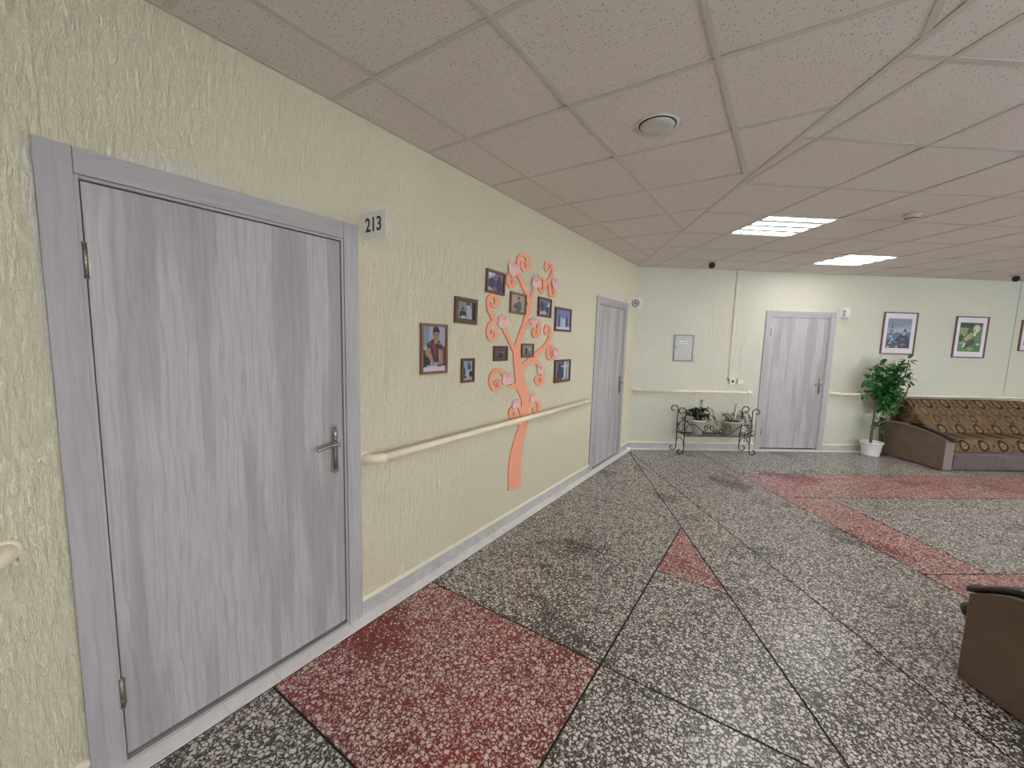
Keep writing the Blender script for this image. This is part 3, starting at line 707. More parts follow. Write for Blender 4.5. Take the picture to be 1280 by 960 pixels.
picture(LEFT, 1.712, 1.940, 1.306, 1.614, 'tallest brown framed photo of a person with dark hair, leaning forward, arms down', [
    ((150, 160, 176), 'bg', 0), ((120, 134, 160), 'p', [(0, .55), (0, 1), (.3, 1), (.25, .6)]), ((66, 40, 44), 'p', [(0, 0), (0, .5), (.16, .45), (.2, 0)]), ((110, 62, 70), 'p', [(.82, .1), (.82, .56), (1, .56), (1, .1)]),
    ((56, 46, 50), 'p', [(.18, .62), (.42, .72), (.72, .70), (.88, .58), (.80, .2), (.2, .2)]), ((128, 52, 66), 'p', [(.42, .6), (.56, .66), (.60, .4), (.52, .3)]), ((116, 100, 98), 'e', (.30, .62, .05, .03)), ((150, 140, 140), 'e', (.76, .62, .04, .03)),
    ((36, 34, 40), 'p', [(.02, .14), (.04, .36), (.3, .3), (.34, .14)]), ((150, 116, 98), 'e', (.23, .44, .12, .09, .3)), ((156, 122, 104), 'p', [(.12, .46), (.30, .50), (.52, .16), (.42, .12)]),
    ((160, 126, 106), 'p', [(.68, .50), (.86, .48), (.90, .18), (.72, .14)]), (SK, 'p', [(.5, .62), (.66, .62), (.64, .78), (.5, .78)]),
    ((158, 116, 98), 'e', (.585, .80, .135, .115)), ((30, 28, 32), 'p', [(.44, .82), (.44, .95), (.54, 1.0), (.66, .99), (.73, .93), (.73, .82), (.68, .88), (.5, .88)]),
    ((60, 42, 42), 'e', (.53, .815, .03, .012)), ((60, 42, 42), 'e', (.645, .815, .03, .012)), ((120, 66, 62), 'e', (.59, .735, .04, .010)),
    ((196, 192, 200), 'p', [(0, 0), (0, .09), (.6, .12), (1, .11), (1, 0)]), ((130, 90, 82), 'e', (.74, .13, .14, .04))], group=GP)
picture(LEFT, 2.008, 2.235, 1.627, 1.798, 'brown framed photo of a seated person in dark clothes beside a tall pale figure', [
    ((128, 128, 122), 'bg', 0), ((118, 134, 118), 'p', [(.05, .3), (.05, 1), (.35, 1), (.3, .3)]), ((58, 52, 62), 'p', [(.86, 0), (.84, 1), (1, 1), (1, 0)]), ((150, 162, 184), 'p', [(.58, 0), (.54, .5), (.6, .72), (.82, .7), (.86, 0)]),
    ((176, 180, 196), 'e', (.62, .78, .08, .12)), ((28, 28, 36), 'e', (.62, .90, .09, .08)), ((36, 38, 62), 'e', (.32, .30, .2, .22)), ((120, 100, 92), 'e', (.32, .56, .08, .10)), ((44, 36, 36), 'e', (.32, .62, .07, .05)),
    ((196, 190, 188), 'p', [(.2, .08), (.24, .22), (.46, .22), (.5, .1)]), ((70, 62, 60), 'p', [(0, 0), (0, .06), (1, .06), (1, 0)])], fr=0.026, group=GP, m=M_FRAMED, tilt=0.02)
picture(LEFT, 2.082, 2.216, 1.229, 1.394, 'smallest upright dark framed photo low beside the tallest one', [
    ((150, 156, 172), 'bg', 0), ((108, 120, 150), 'p', [(.45, .6), (.45, 1), (.75, 1), (.7, .6)]), ((52, 66, 62), 'p', [(0, .2), (0, .62), (.2, .66), (.3, .3)]), ((88, 70, 78), 'e', (.68, .66, .16, .14)), ((40, 34, 40), 'e', (.66, .80, .09, .05)),
    ((170, 176, 180), 'p', [(.25, .1), (.4, .5), (.6, .5), (.6, .12)]), ((34, 26, 30), 'e', (.82, .30, .18, .16)), ((170, 150, 140), 'e', (.7, .1, .22, .06)), ((60, 58, 50), 'e', (.2, .16, .2, .08))], group=GP, m=M_FRAMED)
picture(LEFT, 2.333, 2.562, 1.858, 2.024, 'topmost framed photo of two people in dark blue seen from behind', [
    ((120, 100, 110), 'bg', 0), ((176, 176, 188), 'p', [(0, .6), (0, 1), (.5, 1), (.4, .7)]), ((222, 222, 230), 'e', (.15, .88, .10, .05)), ((44, 52, 88), 'e', (.26, .42, .24, .30, -.4)), ((40, 46, 82), 'e', (.72, .36, .2, .36)), ((56, 44, 50), 'e', (.40, .74, .09, .08)), ((34, 30, 38), 'e', (.72, .78, .08, .09)),
    ((150, 116, 110), 'e', (.42, .70, .05, .06)), ((150, 136, 148), 'p', [(0, 0), (0, .3), (.3, .12), (.34, 0)]), ((186, 176, 182), 'e', (.16, .12, .12, .06)), ((90, 60, 80), 'p', [(.88, 0), (.9, .6), (1, .6), (1, 0)])], group=GP, m=M_FRAMED, tilt=0.03)
picture(LEFT, 2.640, 2.872, 1.735, 1.899, 'framed photo of a person in grey against a beige ground, left of the upper branch', [
    ((164, 154, 140), 'bg', 0), ((74, 80, 84), 'e', (.48, .26, .30, .28)), ((84, 88, 92), 'e', (.58, .44, .17, .2)), ((140, 112, 98), 'e', (.56, .76, .075, .1)), ((34, 32, 34), 'e', (.55, .84, .085, .07)), ((150, 130, 112), 'e', (.26, .12, .16, .08)), ((60, 56, 50), 'e', (.26, .3, .12, .06))], group=GP, tilt=0.02)
picture(LEFT, 3.068, 3.300, 1.735, 1.902, 'dark framed photo of a bluish group just under the right upper scrolls', [
    ((106, 114, 132), 'bg', 0), ((52, 58, 76), 'e', (.3, .56, .2, .3)), ((72, 92, 120), 'e', (.55, .62, .16, .2)), ((200, 200, 206), 'p', [(.7, .55), (.95, .62), (.98, .9), (.82, .8)]), ((176, 184, 196), 'e', (.5, .16, .2, .12)), ((38, 40, 50), 'e', (.75, .34, .12, .22)), ((146, 120, 116), 'e', (.42, .82, .05, .06)), ((196, 200, 206), 'e', (.2, .12, .08, .1))], group=GP, m=M_FRAMED, tilt=0.02)
picture(LEFT, 3.383, 3.718, 1.620, 1.843, 'rightmost upper framed photo in blue and lilac with several pale figures', [
    ((136, 146, 186), 'bg', 0), ((112, 126, 174), 'p', [(0, .5), (0, 1), (1, 1), (1, .62)]), ((70, 74, 100), 'e', (.22, .4, .07, .34)), ((176, 182, 208), 'e', (.4, .34, .08, .3)), ((200, 202, 220), 'e', (.58, .3, .08, .3)), ((62, 64, 84), 'e', (.76, .38, .09, .3)), ((90, 72, 72), 'e', (.22, .76, .04, .05)), ((150, 124, 120), 'e', (.4, .66, .04, .05)), ((140, 112, 110), 'e', (.58, .63, .04, .05)), ((120, 92, 92), 'e', (.76, .7, .04, .05)), ((206, 208, 224), 'p', [(0, 0), (0, .1), (1, .14), (1, 0)])], fr=0.020, group=GP, m=M_FRAMED)
picture(LEFT, 2.442, 2.620, 1.366, 1.479, 'small nearly square dark framed photo left of the trunk fork', [
    ((92, 82, 80), 'bg', 0), ((46, 46, 66), 'e', (.5, .3, .22, .28)), ((126, 98, 86), 'e', (.42, .72, .1, .13)), ((34, 30, 34), 'e', (.4, .84, .12, .08)), ((150, 130, 124), 'e', (.72, .6, .08, .1)), ((60, 54, 50), 'p', [(0, 0), (0, .3), (.22, .2), (.2, 0)])], group=GP, m=M_FRAMED)
picture(LEFT, 2.823, 3.014, 1.384, 1.500, 'small framed photo right of the trunk fork with a dark head on light ground', [
    ((148, 142, 136), 'bg', 0), ((96, 112, 128), 'e', (.55, .34, .25, .3)), ((34, 34, 42), 'e', (.36, .64, .11, .15)), ((60, 66, 78), 'e', (.36, .34, .14, .2)), ((186, 186, 188), 'e', (.72, .6, .12, .14)), ((110, 96, 80), 'p', [(0, 0), (0, .14), (1, .14), (1, 0)])], group=GP)
picture(LEFT, 3.412, 3.748, 1.129, 1.349, 'lower right framed photo of a person in dark clothes by a white window frame', [
    ((136, 138, 156), 'bg', 0), ((90, 94, 118), 'p', [(.15, .5), (.15, 1), (.6, 1), (.6, .5)]), ((214, 220, 232), 'p', [(.62, .1), (.64, 1), (.74, 1), (.72, .1)]), ((206, 212, 226), 'p', [(.4, .70), (.4, .76), (.95, .78), (.95, .72)]), ((190, 190, 200), 'p', [(.86, .1), (.86, 1), (.93, 1), (.93, .1)]),
    ((54, 58, 80), 'e', (.36, .36, .26, .36)), ((64, 54, 74), 'e', (.28, .78, .1, .12)), ((110, 60, 64), 'e', (.2, .1, .2, .1)), ((170, 164, 176), 'e', (.62, .08, .16, .06)), ((60, 90, 84), 'e', (.5, .5, .08, .16))], fr=0.020, group=GP, m=M_FRAMED)
GF = 'large framed pictures on the far wall'
S1 = [((140, 150, 166), 'bg', 0), ((122, 134, 152), 'p', [(0, .7), (0, 1), (1, 1), (1, .8), (.5, .72)]), ((158, 166, 176), 'p', [(.3, .5), (.3, .64), (.7, .70), (1, .62), (1, .5)]), ((70, 112, 136), 'p', [(0, .28), (0, .48), (.6, .52), (1, .56), (1, .2), (.5, .2)]),
      ((58, 72, 92), 'p', [(0, 0), (0, .28), (.4, .2), (1, .2), (1, 0)]), ((36, 42, 64), 'p', [(.34, .24), (.46, .36), (.56, .45), (.64, .44), (.66, .2)]), ((44, 42, 70), 'p', [(.5, 0), (.54, .3), (.68, .46), (.86, .44), (.98, .26), (1, 0)]),
      ((84, 78, 104), 'e', (.66, .30, .10, .06)), ((156, 168, 176), 'e', (.72, .50, .06, .07)), ((34, 46, 62), 'p', [(.66, .56), (.76, .68), (.82, .56)]), ((110, 96, 110), 'e', (.7, .12, .12, .05)), ((40, 96, 122), 'p', [(.3, .48), (.4, .54), (.52, .52), (.4, .48)]),
      ((176, 184, 186), 'e', (.16, .40, .06, .035)), ((172, 178, 180), 'e', (.24, .30, .05, .03)), ((150, 130, 118), 'e', (.16, .18, .07, .05)), ((206, 208, 206), 'e', (.1, .04, .05, .025)), ((196, 180, 160), 'e', (.46, .05, .06, .03)), ((36, 70, 76), 'e', (.2, .8, .04, .02)), ((30, 54, 62), 'e', (.19, .70, .03, .03)), ((38, 60, 68), 'e', (.17, .58, .03, .05)), ((34, 52, 62), 'e', (.14, .48, .05, .03)), ((44, 62, 70), 'e', (.08, .24, .06, .05))]
picture(FAR, 3.690, 4.212, 1.470, 2.082, 'left large framed picture in blue grey tones with a dark figure at the sea', S1, fr=0.016, dep=0.02, m=M_FRAMEP, mat_w=0.06, group=GF, name='framed_picture')
S2 = [((92, 122, 76), 'bg', 0), ((44, 60, 46), 'p', [(0, .84), (0, 1), (1, 1), (1, .88), (.5, .82)]), ((96, 76, 54), 'p', [(.6, .9), (.62, 1), (1, 1), (1, .88)]), ((128, 142, 92), 'p', [(0, .6), (0, .82), (.4, .8), (.45, .64)]), ((38, 62, 46), 'e', (.1, .46, .1, .12)), ((70, 112, 56), 'p', [(.6, 0), (.55, .3), (1, .4), (1, 0)]),
      ((58, 76, 48), 'e', (.46, .72, .10, .14, -.5)), ((150, 150, 132), 'e', (.46, .52, .18, .10, .7)), ((192, 188, 180), 'e', (.74, .80, .15, .13)), ((206, 200, 182), 'e', (.72, .72, .09, .08)), ((120, 96, 84), 'e', (.68, .74, .04, .03)), ((208, 204, 160), 'e', (.68, .6, .06, .06)),
      ((164, 158, 116), 'e', (.38, .46, .13, .08, .4)), ((86, 72, 66), 'e', (.46, .34, .14, .08, .4)), ((44, 42, 64), 'e', (.38, .20, .16, .06, .5)), ((50, 58, 62), 'e', (.62, .34, .05, .16, -.5)), ((198, 194, 186), 'e', (.26, .22, .05, .10, -.5)), ((182, 186, 150), 'e', (.14, .3, .1, .02)), ((190, 184, 168), 'e', (.2, .58, .05, .02)), ((182, 186, 190), 'e', (.86, .26, .08, .04)), ((146, 156, 96), 'e', (.56, .1, .14, .04))]
picture(FAR, 4.820, 5.334, 1.447, 2.056, 'middle large framed picture with a pale figure on a green meadow', S2, fr=0.016, dep=0.02, m=M_FRAMEP, mat_w=0.06, group=GF, name='framed_picture')
picture(FAR, 5.868, 6.38, 1.57, 2.03, 'large framed picture cut off by the right picture edge', [((96, 116, 170), 'bg', 0), ((150, 160, 190), 'e', (.3, .5, .2, .3))], fr=0.016, dep=0.02, m=M_FRAMEP, mat_w=0.06, group=GF, name='framed_picture')

# ---------------------------------------------------------------- far wall services
r = thing('electrical_panel', 'flat grey metal fuse box door on the far wall left of the cable duct', 'fuse box', FAR @ T(0.728, 0, 1.474))
M_PANEL = flat((182, 182, 176), 0.45, 0.1); M_PANELF = flat((138, 141, 143), 0.5, 0.2)
b = MB()
for p0, p1 in (((-.145, 0, -.188), (-.127, -.012, .188)), ((.127, 0, -.188), (.145, -.012, .188)), ((-.127, 0, .170), (.127, -.012, .188)), ((-.127, 0, -.188), (.127, -.012, -.170))): b.box(p0, p1, M_PANELF, .001)
b.build('panel_frame', r)
b = MB(); b.box((-.125, -.001, -.168), (.125, -.010, .168), M_PANEL, .001); pd = b.build('panel_door', r)
b = MB(); b.lathe([(.009, .010), (.009, .014), (.006, .0145)], M_BLACK, (-.108, 0, .01), 12, 'y'); b.build('lock', pd)
b = MB(); b.box((-.062, -.010, .062), (.058, -.0108, .102), M_WHITE); b.prism([(-.054, .070), (-.030, .070), (-.042, .094)], -.0108, -.0113, flat((40, 46, 40), .5))
for k, (x0, x1) in enumerate(((-.02, -.008), (-.002, .012), (.018, .030), (.034, .046))): b.box((x0, -.0108, .072), (x1, -.0113, .090), flat((110, 112, 112), .5))
b.build('warning_label', pd)
r = thing('cable_duct', 'thin pinkish vertical cable duct from the ceiling to the wall socket', 'cable duct', FAR @ T(1.43, 0, 0))
b = MB(); b.box((-.008, 0, 1.053), (.008, -.010, H-0.003), flat((222, 204, 184), .5), .001); b.build('duct', r)
b = MB(); b.box((-.004, -.010, 1.02), (-.001, -.0115, H-0.01), flat((178, 148, 126), .6)); b.build('painted_shadow_line', r)  # darker strip of colour stands for the shadow line along the duct
r = thing('wall_cable', 'thin pale vertical cable line on the far wall right of the meadow picture', 'cable', FAR @ T(5.765, 0, 0))
b = MB(); b.box((-.004, 0, 0.9), (.004, -.006, H-0.003), flat((178, 182, 184), .5), .001); b.build('cable', r)
def socket(s, label, hole):
    r = thing('wall_socket', label, 'socket', FAR @ T(s, 0, 1.014))
    b = MB(); b.box((-.040, 0, -.040), (.040, -.028, .040), flat((222, 214, 200), .4), .004); b.build('socket_box', r)
    if hole:
        b = MB(); b.lathe([(.021, .0275), (.021, .0285), (.017, .0286)], flat((60, 54, 50), .5), (0, 0, 0), 18, 'y'); b.build('socket_well', r)
    else:
        b = MB(); b.box((-.030, -.028, -.030), (.030, -.032, .030), flat((228, 222, 208), .4), .002); b.build('cover', r)
socket(1.486, 'cream surface socket with a dark well at the foot of the cable duct', True)
socket(1.600, 'cream blank surface box right beside the open socket', False)

# ---------------------------------------------------------------- ceiling things
def lamp_light(frame, a, c, label, idx):
    if frame == 'far': base = sv(a, c); ang = math.atan2(E2.y, E2.x)
    else: base = Vector((a, c, 0)); ang = 0
    r = thing('ceiling_light', label, 'ceiling light', T(base.x, base.y, H) @ Matrix.Rotation(ang, 4, 'Z'), 'recessed square ceiling lights')
    b = MB(); q = 0.2975
    for p0, p1 in (((-q, -q, -.001), (-q+.012, q, .03)), ((q-.012, -q, -.001), (q, q, .03)), ((-q+.012, -q, -.001), (q-.012, -q+.012, .03)), ((-q+.012, q-.012, -.001), (q-.012, q, .03))): b.box(p0, p1, M_WHITE)
    b.box((-q, -q, .03), (q, q, .034), M_WHITE); b.build('housing', r)
    b = MB(); b.box((-q+.012, -q+.012, .004), (q-.012, q-.012, .014), M_GAP); b.build('diffuser', r)
    for k in range(4):
        y = -0.2137+0.1425*k
        b = MB(); b.box((-q+.013, y-.035, .001), (q-.013, y+.035, .0035), M_GLOW); b.build('light_strip', r)
def glow(name, st, rgb=(1.0, 0.985, 0.975)):
    t = NT(name); t.b.inputs['Emission Color'].default_value = (*rgb, 1); t.b.inputs['Emission Strength'].default_value = st
    t.b.inputs['Base Color'].default_value = (.8, .8, .8, 1); return t.m
M_GAP = glow('lamp_gap_glow', 0.05, (.92, 1.0, 1.0)); M_GAP.node_tree.nodes['Principled BSDF'].inputs['Base Color'].default_value = (.25, .27, .27, 1); M_GAP.node_tree.nodes['Principled BSDF'].inputs['Roughness'].default_value = .9; M_GLOW = glow('lamp_strip_glow', PANEL_STRENGTH)
LBL = ['nearer glowing square light of four strips in the ceiling', 'farther glowing square light of four strips in the ceiling', 'added square light outside the picture in front of the sofa, brightening the far wall', 'lit square light outside the picture above the sofa',
       'lit square light outside the picture at the back', 'lit square light outside the picture nearly above the camera', 'lit square light outside the picture behind the camera', 'added square light outside the picture right of the camera, brightening the left wall', 'lit square light outside the picture behind the second sofa']
for i, (f, a, c) in enumerate(LIGHTS+LIGHTS_OUT): lamp_light(f, a, c, LBL[i], i)
r = thing('ceiling_vent', 'round white vent disc with the shade of its gap painted black in the near ceiling tile', 'vent', T(-0.615, 2.121, H))
b = MB(); b.lathe([(.088, -.002), (.100, -.004), (.100, .0015), (.088, .0018)], M_WHITE, n=40)
b.build('vent_ring', r)
b = MB(); b.lathe([(.088, -.0030), (.088, -.0022)], M_BLACK, n=40); b.build('painted_gap_shade', r)  # black disc paints the ring of shade around the vent disc
b = MB(); b.lathe([(.0, -.012), (.05, -.0115), (.078, -.010), (.0805, -.0055), (.078, -.003)], flat((206, 200, 192), .5), n=40); b.build('vent_disc', r)
p = sv(1.218, 2.584)
r = thing('smoke_detector', 'small beige smoke detector under the ceiling right of the lights', 'smoke detector', T(p.x, p.y, H))
M_BEIGE = flat((196, 184, 166), .5)
b = MB(); b.lathe([(.052, -.014), (.054, -.002), (.054, -.0012)], M_BEIGE, n=28); b.build('detector_base', r)
b = MB(); b.lathe([(.022, -.046), (.036, -.044), (.040, -.036), (.046, -.020), (.046, -.014)], M_BEIGE, n=28); b.build('detector_head', r)
b = MB(); b.lathe([(.0405, -.037), (.0425, -.030)], flat((70, 58, 46), .6), n=28); b.build('sensor_slot', r)
def dome_cam(s, v, label):
    p = sv(s, v); q = 0.72
    r = thing('security_camera', label, 'camera', T(p.x, p.y, H))
    b = MB(); b.lathe([(.052, -.016), (.056, -.006), (.056, -.0012)], flat((190, 182, 176), .5), n=28); b.build('mount_base', r)
    b = MB(); b.lathe([(0, -.088), (.018, -.085), (.032, -.074), (.040, -.058), (.040, -.044), (.034, -.030), (.026, -.016)], flat((22, 22, 24), .2), n=28); b.build('camera_ball', r)
    b = MB(); b.lathe([(.014, .036), (.014, .041), (.0, .042)], flat((10, 10, 12), .1), (0, 0, -.056), 16, 'y'); b.build('lens', r)
dome_cam(.769, .52, 'small black ball camera on the ceiling above the fuse box corner')
dome_cam(5.06, .45, 'black ball camera on the ceiling at the right picture edge')

# ---------------------------------------------------------------- iron plant stand
st = thing('plant_stand', 'black wrought iron scroll plant stand by the far wall under the handrail', 'plant stand', FAR @ T(0, 0, 0))
RI = 0.0065
def curl(cx, cz, r0, a0, a1, r1, n=14):
    return [(cx+(r0+(r1-r0)*k/n)*math.cos(a0+(a1-a0)*k/n), cz+(r0+(r1-r0)*k/n)*math.sin(a0+(a1-a0)*k/n)) for k in range(n+1)]
S0, S1_, VF, VB = 0.665, 1.610, 0.345, 0.115
for s0, sg in ((S0, -1), (S1_, 1)):
    for v in (VF, VB):
        y = -v
        top = curl(0.062, 0.615, 0.062, PI, -0.62*PI, 0.022, 18)          # scroll over and outwards
        bot = curl(0.052, 0.058, 0.052, PI, PI+1.62*PI, 0.020, 18)
        pts = [(s0+sg*p, y, z) for p, z in top][::-1] + [(s0+sg*0.004, y, 0.45), (s0, y, 0.30), (s0+sg*(-0.004), y, 0.15)] + [(s0+sg*p, y, z+0.0005) for p, z in bot]
        b = MB(); b.tube(pts, RI, M_IRON, 8); b.build('leg', st)
    b = MB()
    yF, yB, ym = -VF, -VB, -(VF+VB)/2; hw = (VF-VB)/2
    b.tube([(s0, yF, .295), (s0, yB, .295)], RI*.9, M_IRON, 8); b.build('crossbar', st)
    b = MB(); b.tube([(s0, ym+hw*math.cos(PI*k/14), .12+.105*math.sin(PI*k/14)) for k in range(15)], RI*.8, M_IRON, 8); b.build('arch', st)
    for sd in (-1, 1):
        b = MB()
        c_pts = curl(0, 0, .055, -PI*.5, PI*1.15, .016, 16)
        b.tube([(s0, ym+sd*(.055+p*.95), .40+z) for p, z in c_pts], RI*.65, M_IRON, 6)
        b.build('side_scroll', st)
for v in (VF, VB):
    b = MB(); b.tube([(S0, -v, .272), (S1_, -v, .272)], RI*.9, M_IRON, 8); b.build('shelf_rail', st)
    for sg, sx in ((1, S0), (-1, S1_)):
        U = .00137
        wave = [(.075, .03), (.085, .012), (.065, .0), (.040, .012), (.022, .045), (.020, .09), (.045, .135), (.10, .155), (.17, .125), (.25, .06), (.33, .015), (.40, .008), (.445, .03), (.455, .07), (.430, .088), (.405, .070), (.415, .050)]
        b = MB(); b.tube(spline([(sx+sg*p, -v, .285+z) for p, z in wave], 5), RI*.75, M_IRON, 7); b.build('front_scroll' if v == VF else 'back_scroll', st)
        cc = [(.30, .045), (.285, .09), (.30, .135), (.345, .15), (.37, .12), (.35, .10), (.335, .115)]
        b = MB(); b.tube(spline([(sx+sg*p, -v, .285+z) for p, z in cc], 5), RI*.6, M_IRON, 7); b.build('front_scroll' if v == VF else 'back_scroll', st)
for k in range(5):
    v = VB+(VF-VB)*(k+.5)/5
    b = MB(); b.box((S0+.002, -v-.008, .279), (S1_-.002, -v+.008, .283), M_IRON); b.build('shelf_slat', st)

M_SOIL = flat((40, 32, 26), .9)
def leaf(b, p, d, up, L_, W_, m, fold=0.25):
    d = d.normalized(); sd = d.cross(up)
    sd = sd.normalized() if sd.length > 1e-4 else Vector((1, 0, 0)); nn = sd.cross(d).normalized()
    prof = [(0, 0, 0), (.22, .42, -.02), (.5, .5, .0), (.8, .30, -.06), (1, 0, -.14)]
    vs = []
    for t, w_, h in prof:
        c = p + d*L_*t + nn*L_*h
        vs += [c - sd*W_*w_ + nn*W_*fold*w_, c, c + sd*W_*w_ + nn*W_*fold*w_]
    fs = []
    for i in range(4):
        o = i*3; fs += [(o, o+1, o+4, o+3), (o+1, o+2, o+5, o+4)]
    b.add(vs, fs, m, True)
def leaf_mat(name, a, c):
    t = NT(name); n = t.noise(t.pos(), 22, 3); col = t.mix(t.ramp(n, [(.35, (0,)*3), (.65, (1,)*3)]), lin(a), lin(c))
    t.b.inputs['Transmission Weight'].default_value = 0.0
    return t.set(col, .38, 0, .4)
M_LEAFD = leaf_mat('dark_trailing_leaf', (36, 56, 34), (64, 88, 50)); M_LEAFT = leaf_mat('thin_grey_leaf', (96, 106, 84), (64, 78, 56))
M_LEAFB = leaf_mat('deep_green_leaf', (32, 82, 36), (60, 120, 52)); M_LEAFB2 = leaf_mat('light_green_leaf', (74, 130, 56), (112, 158, 80))
M_STEM = flat((92, 84, 70), .7); M_STEMG = flat((70, 86, 52), .6)
M_POTW = flat((214, 208, 200), .5); M_POTB = flat((186, 178, 164), .6)
def rvec(rr): return Vector((rr.gauss(0, 1), rr.gauss(0, 1), rr.gauss(0, 1))).normalized()
def stand_pot(s, v, z, r0, r1, h, m, label, kind):
    r = thing('potted_plant', label, 'plant', FAR @ T(s, -v, z), 'two plants on the iron stand')
    b = MB(); b.lathe([(r0*.92, 0), (r0, .004), (r1*.97, h*.86), (r1+.006, h*.88), (r1+.006, h), (r1-.004, h), (r1-.008, h-.018), (0, h-.018)], m, n=28); b.build('pot', r)
    b = MB(); b.lathe([(0, h-.0175), (r1-.010, h-.0175), (r1-.012, h-.012), (0, h-.008)], M_SOIL, n=20); b.build('soil', r)
    return r
r = stand_pot(.905, .23, .283, .062, .098, .205, M_POTW, 'bushy dark green plant in a white pot on the left of the iron stand', 0)
rr = random.Random(5); b = MB(); sb = MB()
for k in range(30):
    a = rr.uniform(0, 2*PI); reach = rr.uniform(.04, .24); lean = math.cos(a); hgt = rr.uniform(.05, .17)
    if k == 0: a, reach, hgt = 0.3, .02, .30
    ex = lean*reach*1.15; ey = max(-.12, min(.10, math.sin(a)*reach*.5)); drop = reach*rr.uniform(.2, .9)
    if lean > .5 and k % 2: drop *= 1.1
    pts = spline([(lean*.02, math.sin(a)*.02, .19), (ex*.4, ey*.5, .19+hgt), (ex*.8, ey*.8, .19+hgt*.9), (ex, ey, .19+hgt-drop*.75)] if k else [(0, 0, .19), (.02, 0, .30), (.03, 0, .40), (.035, .01, .47)], 6)
    sb.tube(pts, .0022, M_STEMG, 5, cap=False)
    for p in pts[3:]:
        for q in range(2 if k else 3):
            d = rvec(rr); d.z = abs(d.z)*.4; leaf(b, p + d*.005, d, Vector((0, 0, 1)), rr.uniform(.026, .042), rr.uniform(.018, .028), M_LEAFD)
o = b.build('foliage', r, recalc=False); o['kind'] = 'stuff'
sb.build('stems', r)
r = stand_pot(1.395, .23, .283, .098, .128, .195, M_POTB, 'sparse trailing plant in a wide beige pot on the right of the iron stand', 1)
rr = random.Random(9); b = MB(); sb = MB()
for k in range(26):
    if k < 2: cp = [(.03, 0, .18), (.02+.01*k, 0, .27), (.035, 0, .36), (.02+.03*k, 0, .43+.02*k)]
    elif k < 12:
        x = rr.uniform(-.10, .06); cp = [(x*.6, 0, .18), (x, rr.uniform(-.03, .05), .22), (x*1.3-.01, rr.uniform(-.04, .05), .26+rr.uniform(0, .05)), (x*1.6-.02, rr.uniform(-.04, .05), .25+rr.uniform(0, .08))]
    else:
        x = rr.uniform(.10, .19); y = rr.uniform(-.10, .07); cp = [(.06, y*.4, .18), (x*.9, y*.7, .27+rr.uniform(-.02, .08)), (x+.06, y, .22), (x+.10+rr.uniform(-.05, .04), y, .10+rr.uniform(-.14, .08)), (x+.09+rr.uniform(-.03, .06), y, .0+rr.uniform(-.14, .1))]
    pts = spline(cp, 6); sb.tube(pts, .0018, M_STEMG, 5, cap=False)
    for p in pts[3:]:
        if rr.random() < .85: d = rvec(rr); leaf(b, p, d, Vector((0, 0, 1)), rr.uniform(.018, .034), rr.uniform(.009, .015), M_LEAFT if rr.random() < .6 else M_LEAFD)
o = b.build('foliage', r, recalc=False); o['kind'] = 'stuff'
sb.build('stems', r)

# ---------------------------------------------------------------- potted tree
PS, PV = 3.535, 0.215
r = thing('potted_tree', 'small green tree in a white basin pot left of the sofa', 'plant', FAR @ T(PS, -PV, 0), None)
b = MB(); b.lathe([(.095, .0), (.104, .003), (.106, .02), (.113, .09), (.124, .160), (.134, .178), (.142, .195), (.139, .203), (.130, .200), (.120, .17), (.118, .15), (0, .15)], flat((232, 230, 230), .35), n=36); b.build('pot', r)
b = MB(); b.lathe([(0, .1505), (.117, .1505), (.112, .16), (0, .168)], M_SOIL, n=28); b.build('soil', r)
def W2(s, z, v=PV): return (s-PS, -(v-PV), z)
b = MB()
b.tube(spline([W2(3.52, .155), W2(3.515, .35), W2(3.525, .6), W2(3.53, .74)], 5), [.017]*6+[.014]*6+[.012]*4, M_STEM, 10); b.build('trunk', r)
BR = [[(3.53, .74, .215), (3.47, .84, .22), (3.44, .95, .24), (3.40, 1.08, .24), (3.40, 1.2, .23)], [(3.53, .74, .215), (3.55, .9, .23), (3.56, 1.1, .24), (3.54, 1.3, .22)],
      [(3.53, .74, .215), (3.62, .88, .26), (3.72, 1.02, .27), (3.80, 1.2, .26), (3.80, 1.32, .24)], [(3.525, .42, .215), (3.60, .52, .25), (3.68, .62, .29), (3.76, .78, .30), (3.80, .95, .30)],
      [(3.72, 1.02, .27), (3.84, 1.16, .27), (3.88, 1.28, .25), (3.90, 1.40, .25)], [(3.76, .78, .30), (3.86, .90, .30), (3.92, 1.04, .28)], [(3.47, .84, .22), (3.40, .88, .22), (3.34, .90, .22)]]
sb = MB()
for q in BR: sb.tube(spline([W2(a, z, v) for a, z, v in q], 5), [.009]*6+[.006]*(len(q)*5-5-6+1), M_STEM, 8)
sb.build('branches', r)
CL = [(3.375, 1.10, .08, 10, 0), (3.39, 1.20, .06, 7, 0), (3.35, .895, .05, 6, 0), (3.53, 1.30, .07, 12, 0), (3.55, 1.18, .10, 24, 0), (3.56, 1.04, .11, 28, 0), (3.57, .91, .11, 28, 0), (3.66, .98, .11, 24, 0), (3.62, .82, .09, 16, 0),
      (3.78, 1.29, .08, 12, 0), (3.80, 1.17, .10, 18, 0), (3.77, 1.06, .12, 28, 0), (3.74, .93, .12, 28, 0), (3.77, .80, .10, 22, 1), (3.68, .72, .10, 18, 1), (3.92, 1.12, .07, 8, 0), (3.89, 1.39, .05, 5, 0), (3.58, .40, .045, 7, 0), (3.62, .50, .04, 5, 0), (3.70, 1.20, .08, 10, 0)]
rr = random.Random(3); b = MB(); b2 = MB()
